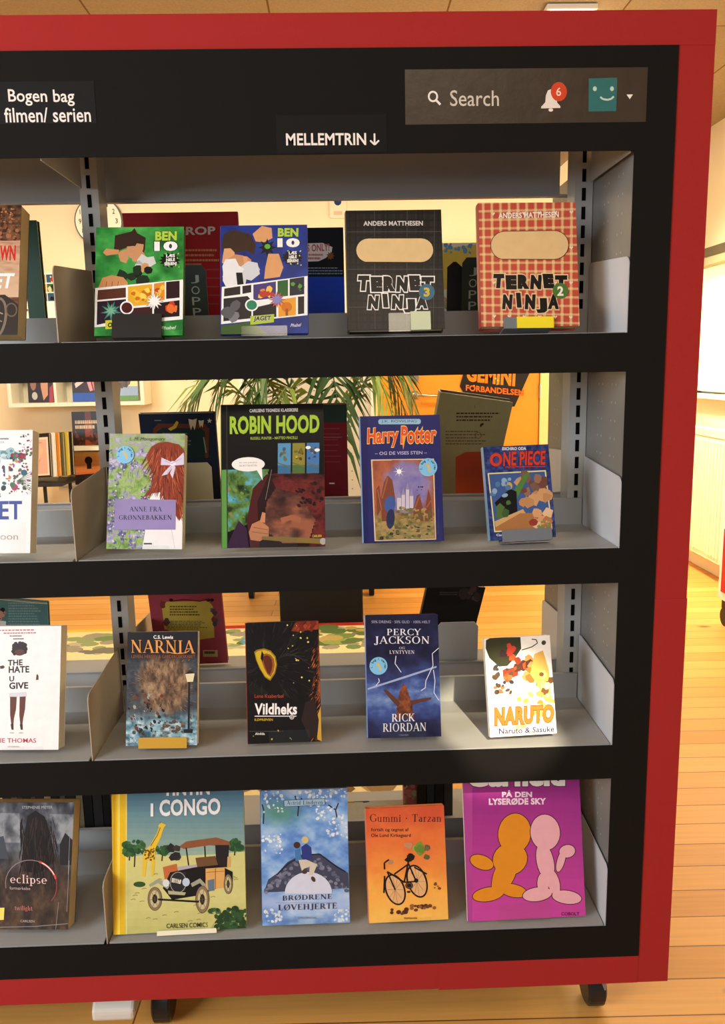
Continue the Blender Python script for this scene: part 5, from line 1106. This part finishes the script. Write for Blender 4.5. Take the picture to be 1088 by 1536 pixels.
b, a = far_book('dark red and green book peeping out behind the tall black comic', (420, 609), (520, 605), 1, .012, (110, 26, 34))
a.bg((116, 26, 36)); a.R(400, 600, 540, 634, (34, 56, 50)); a.lines(7, 486, 642, 512, 700, (140, 60, 60), 8, 1.6); a.P([(480, 655), (514, 655), (512, 656.5), (480, 656.5)], (150, 80, 80)); a.R(494, 724, 502, 726, (226, 200, 200)); a.build(b)
b, a = far_book('olive book leaning to one side with small dark print, in front of the orange door', (660, 600), (771, 592), 1, .028, (150, 140, 92), -.22, -.16, org=(540, 550, 3.1086))
a.bg((168, 158, 108)); a.lines(3, 450, 214, 660, 262, (84, 52, 36), 21, 7); a.lines(2, 400, 300, 600, 330, (100, 70, 48), 22, 4); a.lines(3, 400, 330, 590, 372, (100, 70, 48), 23, 4)
a.L_([(536, 180), (538, 195)], 2, (84, 52, 36)); a.rocks(4, 560, 265, 575, 285, [(70, 44, 34)], 4, 9, 24); a.ring(552, 320, 14, 14, 2, (96, 64, 44)); a.build(b)
st = book_stand('orange-red stand with cut corners behind the olive book', at_y(682, 700, .34).x, at_y(737, 700, .34).x, .330, 1, .128, (176, 62, 22), None, .05, .012)
b, a = far_book('teal book with pale small print behind the white paperback with stacked lettering', (-60, 906), (66, 901), 2, .014, (82, 120, 122), -.3, -.14, org=Y1)
a.bg((86, 124, 124)); a.lines(9, 40, 172, 205, 285, (130, 160, 158), 31, 6); a.dabs(12, 0, 205, 20, 250, [(40, 30, 30), (190, 140, 120)], 6, 14, 203); a.P([(-20, 255), (30, 262), (26, 300), (-20, 300)], (226, 220, 214)); a.build(b)
b, a = far_book('pink and yellow book with small doodles, behind the dark paperback with gold title', (221, 894), (331, 889), 2, .012, (168, 70, 84), -.16, .02, org=Y1)
a.bg((170, 72, 86)); a.P([(778, 200), (800, 168), (1000, 164), (1022, 190), (1030, 340), (960, 350), (790, 300)], (212, 186, 84)); a.lines(4, 815, 188, 965, 240, (110, 100, 50), 33, 7); a.lines(6, 800, 260, 1000, 305, (130, 116, 60), 34, 4)
for x, y in ((790, 262), (1024, 212), (1034, 270), (770, 190)): a.rocks(3, x - 14, y - 14, x + 14, y + 14, [(66, 74, 84), (96, 104, 110), (130, 60, 60)], 10, 20, x)
for x in (822, 1000, 1018): a.E(x, 160, 10, 8, (40, 26, 34))
a.L_([(830, 165), (880, 158), (960, 165), (1000, 155)], 6, (120, 20, 50)); a.R(975, 400, 1046, 432, (206, 186, 130)); a.lines(1, 982, 406, 1040, 424, (70, 60, 44), 35, 12); a.build(b)
b, a = far_book('black book leaning to one side behind the thick navy hardcover with lightning', (643, 881), (731, 876), 2, .016, (26, 24, 24), -.3, -.16)
a.bg((28, 25, 25)); a.R(640, 884, 700, 905, (22, 20, 20)); a.dabs(14, 690, 880, 716, 900, [(80, 60, 56), (54, 44, 44)], 3, 7, 204); a.lines(2, 660, 888, 690, 894, (80, 76, 74), 36, 1.2); a.build(b)
book_stand('grey steel stand before the black leaning book', at_y(652, 960, .36).x, at_y(712, 960, .36).x, .325, 2, .125, (176, 172, 164), None, .10)
# bottom row, far side
for i, (x0, x1, top, c) in enumerate(((0, 12, 1196, (52, 50, 46)), (13, 22, 1194, (120, 96, 66)), (23, 30, 1196, (66, 60, 52)), (31, 42, 1195, (30, 30, 30)), (43, 50, 1193, (84, 64, 50)), (51, 62, 1196, (36, 34, 34)), (63, 73, 1195, (150, 130, 96)), (74, 86, 1193, (24, 24, 24)), (87, 95, 1194, (70, 70, 66)), (96, 110, 1193, (30, 28, 28)), (111, 121, 1192, (120, 106, 80)), (122, 135, 1193, (26, 24, 24)), (136, 150, 1191, (44, 42, 42)), (151, 163, 1192, (28, 26, 26)), (626, 640, 1168, (52, 42, 36)), (641, 652, 1168, (60, 74, 84)), (653, 666, 1167, (36, 34, 34)), (667, 680, 1166, (66, 60, 54)))):
    p0, p1 = at_y(x0, top - 14, .33), at_y(x1, top - 14, .33); w = p1.x - p0.x
    names = {(52, 50, 46): 'olive-black', (120, 96, 66): 'tan', (66, 60, 52): 'dull brown', (30, 30, 30): 'black', (84, 64, 50): 'chestnut', (36, 34, 34): 'charcoal', (150, 130, 96): 'sand-coloured', (24, 24, 24): 'jet black', (70, 70, 66): 'dark grey', (30, 28, 28): 'soot black', (120, 106, 80): 'khaki', (26, 24, 24): 'ink black', (44, 42, 42): 'slate', (28, 26, 26): 'dusky black', (52, 42, 36): 'dark brown', (60, 74, 84): 'dark blue-grey', (66, 60, 54): 'taupe'}
    bk = empty('book', ((p0.x + p1.x) / 2, .335, ZS[3] + .0005)); h_ = .20 + .004 * (i % 5); c2 = c
    MB().box(-w / 2, w / 2 - .0003, 0, .002, 0, h_).box(-w / 2, -w / 2 + .0015, 0.002, .145, 0, h_).box(w / 2 - .0018, w / 2 - .0003, .002, .145, 0, h_).build('cover', mat('spine_' + '_'.join(map(str, c)), c, .4, .3), bk)
    MB().box(-w / 2 + .0016, w / 2 - .0019, .0021, .142, .002, h_ - .003).build('page_block', PAPER, bk)
    if i < 14: lab = 'dark-spined book behind the worn paperback, %s of the fourteen in its row' % ('first second third fourth fifth sixth seventh eighth ninth tenth eleventh twelfth thirteenth last'.split()[i])
    else: lab = '%s book, %s of four standing behind the orange hardcover with the bicycle' % (names[c] if c != (36, 34, 34) else 'charcoal', ('first', 'second', 'third', 'last')[i - 14])
    tag(bk, lab, 'book', 'upright books on the far bottom shelf')
b, a = far_book('white picture book with coloured triangles, behind the pale blue hardcover', (428, 1164), (601, 1158), 3, .008, (236, 230, 206), 1.0, 0, .31, org=Y5)
a.bg((238, 232, 208)); 
for p, c in (([(292, 115), (312, 84), (330, 110)], (206, 70, 60)), ([(335, 110), (350, 84), (400, 106)], (220, 96, 70)), ([(395, 106), (420, 84), (450, 104)], (70, 140, 90)), ([(480, 160), (488, 84), (560, 160)], (56, 120, 84)), ([(500, 84), (590, 160), (560, 164)], (60, 96, 150)), ([(480, 120), (500, 110), (520, 165), (486, 165)], (226, 190, 70)), ([(540, 84), (585, 135), (530, 125)], (66, 80, 130)), ([(430, 84), (480, 92), (470, 110)], (230, 180, 60))): a.P(p, c)
a.build(b)
b, a = far_book('pink and green thin book behind the orange hardcover with the bicycle', (604, 1156), (624, 1155), 3, .012, (206, 96, 110), .2, 0, .34)
a.bg((206, 110, 116)); a.dabs(24, 602, 1150, 626, 1205, [(150, 186, 110), (226, 150, 150), (176, 60, 80), (200, 210, 160)], 2, 6, 205); a.build(b)

# ------------------------------------------------------------------ things in the room behind
ck = empty('wall_clock', (-.978, YB - .002, 2.129))
MB().tube([(0, 0, 0), (0, -.03, 0)], .142, 40).build('rim', mat('black_clock_rim', (70, 64, 52), 0.4), ck)
MB().tube([(0, -.0302, 0), (0, -.032, 0)], .135, 40).build('dial', mat('cream_dial', (240, 232, 208), 0.5), ck)
ca = Art(.27, .27, [(0, 0), (270, 0), (270, 270), (0, 270)], y=-.0324, ink=INKM)
for k in range(1, 13):
    t = R(30 * k - 90); cx, cy = 135 + 108 * math.cos(t), 135 + 108 * math.sin(t); s_ = 14
    ca.T(str(k), cx - s_ * (.5 if k < 10 else .9), cy - s_, cx + s_ * (.5 if k < 10 else .9), cy + s_, (40, 36, 30), .01)
n_ = empty('numerals', (0, 0, -.135)); n_.parent = ck; ca.build(n_)
MB().box(-.075, .01, -.0345, -.033, -.004, .004).build('hour_hand', BLACK, ck); MB().box(-.003, .003, -.0365, -.035, -.11, .015).build('minute_hand', BLACK, ck)
tag(ck, 'round cream wall clock with black numerals, half hidden by the steel upright', 'clock')
th_ = empty('wall_sign', (.451, YB - .001, 2.13))
MB().prism(rrect(-.05, 0, .05, .13, .012), -.012, 0, 'y').build('panel', mat('pale_plastic', (238, 226, 196), 0.4), th_)
sa = Art(.1, .13, [(0, 0), (100, 0), (100, 130), (0, 130)], y=-.0122, ink=INKM); sa.E(50, 36, 22, 22, (40, 60, 110)); sa.P([(36, 20), (62, 14), (72, 28), (56, 34)], (200, 60, 50)); sa.R(24, 90, 76, 112, (226, 190, 160)); sa.build(th_)
tag(th_, 'small pale plastic sign with a blue and red disc high on the back wall', 'sign')

MW = mat('white_laminate', (240, 234, 214), 0.5, 0.25)
def cube_shelf(x0, x1, z0, z1, parts, label):
    t = empty('wall_shelf', ((x0 + x1) / 2, YB - .001, z0)); w = (x1 - x0) / 2; h = z1 - z0; d = -.2; k = .022
    MB().box(-w, w, d, 0, 0, k).build('bottom_board', MW, t); MB().box(-w, w, d, 0, h - k, h).build('top_board', MW, t)
    for s in (-w, w - k): MB().box(s, s + k, d, 0, k, h - k).build('side_board', MW, t)
    for p in parts: MB().box(p - x0 - w, p - x0 - w + .016, d + .005, 0, k, h - k).build('divider', MW, t)
    MB().box(-w + k, w - k, -.008, 0, k, h - k).build('back_board', MW, t)
    tag(t, label, 'wall shelf'); return t
cube_shelf(-1.541, -.735, 1.045, 1.34, (-1.27, -1.0), 'long white box shelf on the back wall with three compartments')
cube_shelf(-1.285, -.98, .535, .80, (), 'white cube shelf low on the back wall holding an orange book')
def wall_book(label, x0, x1, zb, h, c, y=YB - .12, tilt=.08, th=.015):
    b = make_book(label, (x0 + x1) / 2, y, zb + .0012 + th * math.sin(tilt), 0, tilt, x1 - x0, h, 0, th, c)
    return b, Art(x1 - x0, h, [(0, 0), (100, 0), (100, 100), (0, 100)])
zz = 1.067
b, a = wall_book('dark portrait book in the first compartment of the long white box shelf', -1.452, -1.30, zz, .215, (40, 30, 30)); a.bg((44, 32, 30)); a.P([(50, 20), (70, 15), (80, 40), (78, 80), (60, 95), (52, 60)], (206, 150, 120)); a.E(22, 45, 12, 22, (150, 110, 90)); a.E(26, 82, 11, 11, (190, 186, 180)); a.P([(82, 100), (86, 60), (100, 50), (100, 100)], (170, 60, 70)); a.build(b)
b, a = wall_book('black and blue book with a pink ribbon in the long white box shelf', -1.185, -1.03, zz, .215, (40, 24, 34)); a.bg((44, 22, 30)); a.R(0, 76, 100, 100, (30, 76, 170)); a.P([(10, 50), (50, 30), (54, 42), (14, 62)], (230, 200, 200)); a.P([(50, 25), (66, 20), (80, 70), (68, 72)], (226, 150, 150)); a.P([(70, 20), (90, 25), (96, 70), (84, 70)], (220, 120, 120)); a.build(b)
b, a = wall_book('picture book with a brown tree and blue water in the long white box shelf', -.93, -.79, zz, .215, (206, 200, 150)); a.bg((230, 220, 160)); a.R(0, 60, 100, 90, (150, 170, 200)); a.R(0, 86, 100, 100, (96, 140, 60)); a.dabs(50, 0, 5, 60, 60, [(90, 70, 50), (110, 88, 60), (76, 58, 40)], 6, 14, 206); a.L_([(25, 50), (15, 90)], 10, (80, 60, 44)); a.build(b)
b, a = wall_book('orange and black book standing in the white cube shelf', -1.21, -1.01, .558, .20, (200, 110, 50)); a.grad(0, 0, 100, 100, (226, 180, 120), (206, 90, 40), 8); a.P([(0, 70), (100, 64), (100, 100), (0, 100)], (44, 36, 34)); a.E(44, 26, 12, 12, (40, 34, 34)); a.R(38, 30, 52, 52, (40, 34, 34)); a.build(b)
b, a = wall_book('dark book with pale title standing on top of the white cube shelf', -1.205, -1.02, .801, .205, (44, 30, 26)); a.bg((44, 30, 26)); a.P([(44, 0), (62, 0), (70, 100), (40, 100)], (130, 60, 40)); a.lines(2, 10, 26, 90, 56, (206, 180, 150), 41, 10); a.dabs(20, 5, 60, 95, 98, [(96, 50, 36), (70, 40, 32)], 4, 9, 207); a.build(b)
pw = empty('poster', (-1.39, YB - .003, 1.50))
MB().box(-.12, .13, -.002, 0, 0, .34).build('sheet', mat('white_poster_paper', (244, 240, 232), 0.7, 0.1), pw)
a = Art(.25, .34, [(0, 0), (100, 0), (100, 100), (0, 100)], x0=-.12, y=-.0022, ink=INKM); rd = random.Random(8)
for i in range(4):
    for j in range(3): a.R(3 + 24 * i, 3 + 16 * j, 25 + 24 * i, 17 + 16 * j, rd.choice([(206, 150, 60), (60, 90, 120), (90, 50, 80), (200, 90, 60), (70, 110, 70), (230, 200, 120)])); a.rocks(3, 8 + 24 * i, 6 + 16 * j, 20 + 24 * i, 14 + 16 * j, [(40, 30, 30), (230, 210, 160), (180, 60, 50)], 2, 6, i * 9 + j)
a.lines(1, 6, 62, 80, 70, (120, 116, 110), 42, 4); a.build(pw)
tag(pw, 'white poster with a grid of small coloured pictures high on the back wall', 'poster')

# display easel with a row of picture books
DK = mat('black_metal', (38, 36, 34), 0.45, 0.3)
et = empty('side_table', (-1.30, 3.55, 0))
MB().box(-.17, .13, -.13, .13, .60, .625).build('table_top', DK, et, bevel=.004)
for x, y in ((-.14, -.1), (.02, -.1), (.10, .1), (-.14, .1)): MB().tube([(x, y, .6), (x, y, 0.0)], .011, 8).build('leg', DK, et)
tag(et, 'small black metal table on thin legs carrying a row of picture books', 'table')
for i, (c, lab) in enumerate((((44, 36, 32), 'picture book with a pink framed cover, foremost of the row on the black table'), ((238, 232, 220), 'white-edged picture book in the row on the black table'), ((206, 130, 40), 'orange-edged picture book in the row on the black table'), ((96, 92, 60), 'olive-edged picture book in the row on the black table'), ((200, 176, 60), 'yellow-edged picture book in the row on the black table'), ((36, 34, 32), 'black picture book, rearmost of the row on the black table'))):
    b = make_book(lab, -1.335 + .021 * i, 3.44 + .014 * i, .652, -.42, .12, .26, .25, .075, .013, c, name='picture_book')
    if i == 0:
        a = Art(.26, .25, [(0, 0), (100, 0), (100, 100), (0, 100)]); a.bg((40, 34, 30)); a.R(8, 9, 96, 96, (230, 214, 196)); a.R(13, 14, 91, 92, (226, 176, 156)); a.rocks(8, 30, 40, 70, 85, [(206, 96, 90), (226, 190, 150), (196, 130, 110)], 10, 24, 208); a.lines(1, 16, 20, 80, 24, (190, 110, 100), 43, 2); a.build(b)

# rolling pinboard and palm
pb = empty('rolling_pinboard', (0, 3.3, 0)); PX0, PX1 = at_y(366, 600, 3.3).x, at_y(556, 600, 3.3).x
MB().box(PX0, PX1, -.02, .02, .16, 1.33).build('panel', mat('pale_grey_pegboard', (208, 202, 188), 0.6), pb)
pd = MB()
for i in range(int((PX1 - PX0 - .06) / .05)):
    for j in range(22):
        x, z = PX0 + .04 + .05 * i, .22 + .05 * j; pd.face([(x + .004 * math.cos(q), -.0206, z + .004 * math.sin(q)) for q in (k * 1.047 for k in range(6))])
pd.build('peg_hole_pattern', mat('peg_hole_grey', (120, 116, 108), 0.8), pb)
MB().box(PX0 - .02, PX0, -.025, .025, .12, 1.34).build('frame_post', WHITE, pb); MB().box(PX1, PX1 + .02, -.025, .025, .12, 1.34).build('frame_post', WHITE, pb)
for x in (PX0 + .02, PX1 - .02):
    f_ = MB().box(x - .02, x + .02, -.24, .24, .085, .118).build('foot', DK, pb)
    for y in (-.2, .2): MB().tube([(x - .014, y, .042), (x + .014, y, .042)], .042, 18).box(x - .02, x + .02, y - .02, y + .02, .06, .085).build('castor', BLACK, pb)
tag(pb, 'pale grey perforated rolling pinboard behind the palm', 'pinboard')
pcx = (at_y(420, 920, 2.6).x + at_y(545, 920, 2.6).x) / 2; pwd = at_y(545, 920, 2.6).x - at_y(420, 920, 2.6).x
pt = empty('potted_palm', (pcx, 2.66 + pwd / 2 - .06, 0)); PY = 0
pl = MB(); k = pwd / 2
pl.prism(rrect(-k, -k, k, k, .01), 0, .44, 'z').build('planter', mat('matt_black_planter', (22, 22, 22), 0.6, 0.25), pt, bevel=.004)
MB().box(-k + .02, k - .02, -k + .02, k - .02, .4402, .446).build('soil', mat('dark_potting_soil', (52, 40, 30), 0.95, 0.1, bump=.6, scale=80), pt)
LEAF = [mat('palm_leaf_green', (64, 96, 40), 0.45, 0.3, var=.25, scale=6), mat('palm_leaf_dark_green', (40, 72, 30), 0.45, 0.3, var=.25, scale=6), mat('palm_leaf_yellow_green', (110, 132, 52), 0.45, 0.3, var=.25, scale=6)]
rd = random.Random(77)
def frond(az, reach, top, droop, seed):
    rr = random.Random(seed); m = MB(); pts = []
    n = 16
    for i in range(n + 1):
        t = i / n; r = reach * (t ** 1.25); z = .45 + (top - .45) * math.sin(min(1, t * 1.25) * math.pi / 2) - droop * max(0, t - .55) ** 1.5 * 3.0
        pts.append(Vector((r * math.cos(az) + .02 * math.cos(az * 3), r * math.sin(az), z)))
    m.tube(pts, [.009 * (1 - .8 * i / n) for i in range(n + 1)], 6)
    side = Vector((-math.sin(az), math.cos(az), 0))
    for i in range(21):
        t = .38 + .62 * i / 21; q = t * n; j = min(n - 1, int(q)); p = pts[j].lerp(pts[j + 1], q - j); d = (pts[j + 1] - pts[j]).normalized()
        for s in (-1, 1):
            L = (.24 + .06 * rr.random()) * (1 - .55 * abs(t - .6) / .4); v = (side * s * .8 + d * .75 + Vector((0, 0, rr.uniform(-.35, .1)))).normalized()
            w = d.cross(v).normalized().cross(v) * .011
            a1 = p + v * L * .5 + Vector((0, 0, -.02)); a2 = p + v * L + Vector((0, 0, -.09 - .05 * rr.random()))
            m.face([p - w * .4, a1 - w, a1 + w, p + w * .4]); m.face([a1 - w, a2, a1 + w])
    m.build('frond', LEAF[seed % 3], pt)
for i, (az, re, top, dr) in enumerate(((184, .80, 1.36, .8), (196, .62, 1.42, .7), (176, .92, 1.30, .8), (215, .45, 1.38, .5), (290, .42, 1.40, .6), (330, .55, 1.36, .9), (352, .62, 1.40, .9), (8, .52, 1.42, .8), (236, .5, 1.24, .6))):
    frond(R(az), re, top, dr, i)
for i in range(4): MB().tube([(.02 * math.cos(i * 1.6), .02 * math.sin(i * 1.6), .44), (.05 * math.cos(i * 1.6), .04 * math.sin(i * 1.6), .85)], [.014, .010], 8).build('stem', LEAF[2], pt)
tag(pt, 'green palm with arching fronds in a square black planter behind the bookcase', 'potted plant')

# rug
rg = empty('rug', (0, .80, .0005)); rx0, rx1 = -1.15, .74
MB().box(rx0, rx1, 0, 1.79, 0, .006).build('rug_base', mat('cream_rug', (226, 206, 156), 0.9, 0.05, var=.08, scale=120), rg)
q = empty('printed_pile', (0, 0, .0064)); q.parent = rg; q.rotation_euler = (R(-90), 0, 0)
a = Art(rx1 - rx0, 1.79, [(0, 0), (189, 0), (189, 179), (0, 179)], x0=rx0, y=-.0003, ink=INKM)
a.bg((222, 202, 150)); a.R(60, 0, 189, 5, (176, 46, 36)); a.R(0, 0, 60, 4, (226, 180, 70)); a.R(184, 0, 189, 179, (176, 46, 36))
a.dabs(160, 2, 8, 184, 36, [(150, 140, 120), (120, 112, 100), (176, 166, 140), (140, 150, 100), (110, 130, 80)], 2, 6, 211, 0, .5); a.dabs(70, 110, 7, 184, 30, [(110, 130, 70), (140, 150, 80), (90, 110, 60), (176, 150, 90)], 2, 6, 212, 0, .5)
a.dabs(22, 108, 12, 128, 34, [(90, 140, 170), (120, 160, 180)], 2, 5, 213, 0, .5); a.dabs(14, 62, 20, 84, 38, [(130, 150, 90), (206, 150, 120), (110, 140, 110)], 3, 7, 214, 0, .5)
a.dabs(260, 40, 128, 184, 163, [(140, 110, 70), (110, 86, 54), (170, 140, 90), (90, 90, 60)], 2, 5, 215, 0, .5); a.build(q)
tag(rg, 'cream play rug with printed landscape and red edge on the floor behind the bookcase', 'rug')

# poster on the orange door
dp = empty('door_poster', (1.36, YB - .0505, 1.0)); dp.rotation_euler = (0, R(2.5), 0)
P0, P1 = at_y(690, 600, YB - .05), at_y(800, 600, YB - .05)
def dpos(px, py): p = at_y(px, py, YB - .0505); return (p.x - 1.36, p.z - 1.0)
pts = [dpos(701, 505), dpos(816, 512), dpos(772, 610), dpos(700, 598), dpos(690, 579), dpos(697, 555)]
dp.rotation_euler = (0, 0, 0)
MB().prism(pts[::-1], -.0015, 0, 'y').build('sheet', mat('black_glossy_poster', (26, 20, 18), 0.4, 0.35), dp)
x0, x1 = min(p[0] for p in pts), max(p[0] for p in pts); z0, z1 = min(p[1] for p in pts), max(p[1] for p in pts)
ex_ = [(0, 0)] * 4
def pix(x, z):
    p = Vector((x + 1.36, YB - .0505, z + 1.0)) - CAM; d = p.dot(AF); return (IW / 2 + FPX * p.dot(AX) / d, IH / 2 - FPX * p.dot(AU) / d)
q = empty('print', (0, 0, z0)); q.parent = dp
a = Art(x1 - x0, z1 - z0, [pix(x0, z1), pix(x1, z1), pix(x1, z0), pix(x0, z0)], x0=x0, y=-.0017, ink=INKM)
a.T('GEMINI', 700, 545, 774, 572, (236, 130, 40), .05, .08, slope=8); a.dabs(16, 702, 548, 772, 580, [(246, 190, 80)], .8, 1.8, 216)
a.T('FORBANDELSEN', 699, 577, 786, 586, (226, 110, 40), .03, slope=8); a.build(q)
tag(dp, 'black poster with orange flame lettering on the orange door', 'poster')

# shelf trolley at the right edge of the frame
tx0, tx1, ty0, ty1 = 2.215, 2.49, 2.16, 2.44
tr = empty('book_trolley', ((tx0 + tx1) / 2, (ty0 + ty1) / 2, 0)); w, d = (tx1 - tx0) / 2, (ty1 - ty0) / 2
TW = mat('white_trolley_enamel', (244, 242, 238), 0.4, 0.35); TR = mat('red_trolley_panel', (190, 34, 40), 0.5, 0.3)
MB().box(-w, -w + .02, -d, d, .13, .66).build('side_panel', TW, tr, bevel=.004); MB().box(w - .02, w, -d, d, .13, .66).build('side_panel', TW, tr, bevel=.004)
MB().box(-w - .004, -w - .0005, -d + .02, d - .035, .17, .47).build('side_inset', TR, tr)
MB().box(-w + .021, w - .021, -d + .012, -d + .02, .17, .60).build('front_panel', TR, tr)
for z in (.14, .48): MB().box(-w + .021, w - .021, -d + .022, d - .01, z, z + .018).build('shelf', TW, tr)
for x in (-w + .03, w - .03):
    for y in (-d + .04, d - .04): MB().tube([(x - .012, y, .045), (x + .012, y, .045)], .045, 18).box(x - .018, x + .018, y - .02, y + .02, .085, .129).build('castor', BLACK, tr)
tag(tr, 'white and red shelf trolley on castors standing before the window wall', 'trolley')
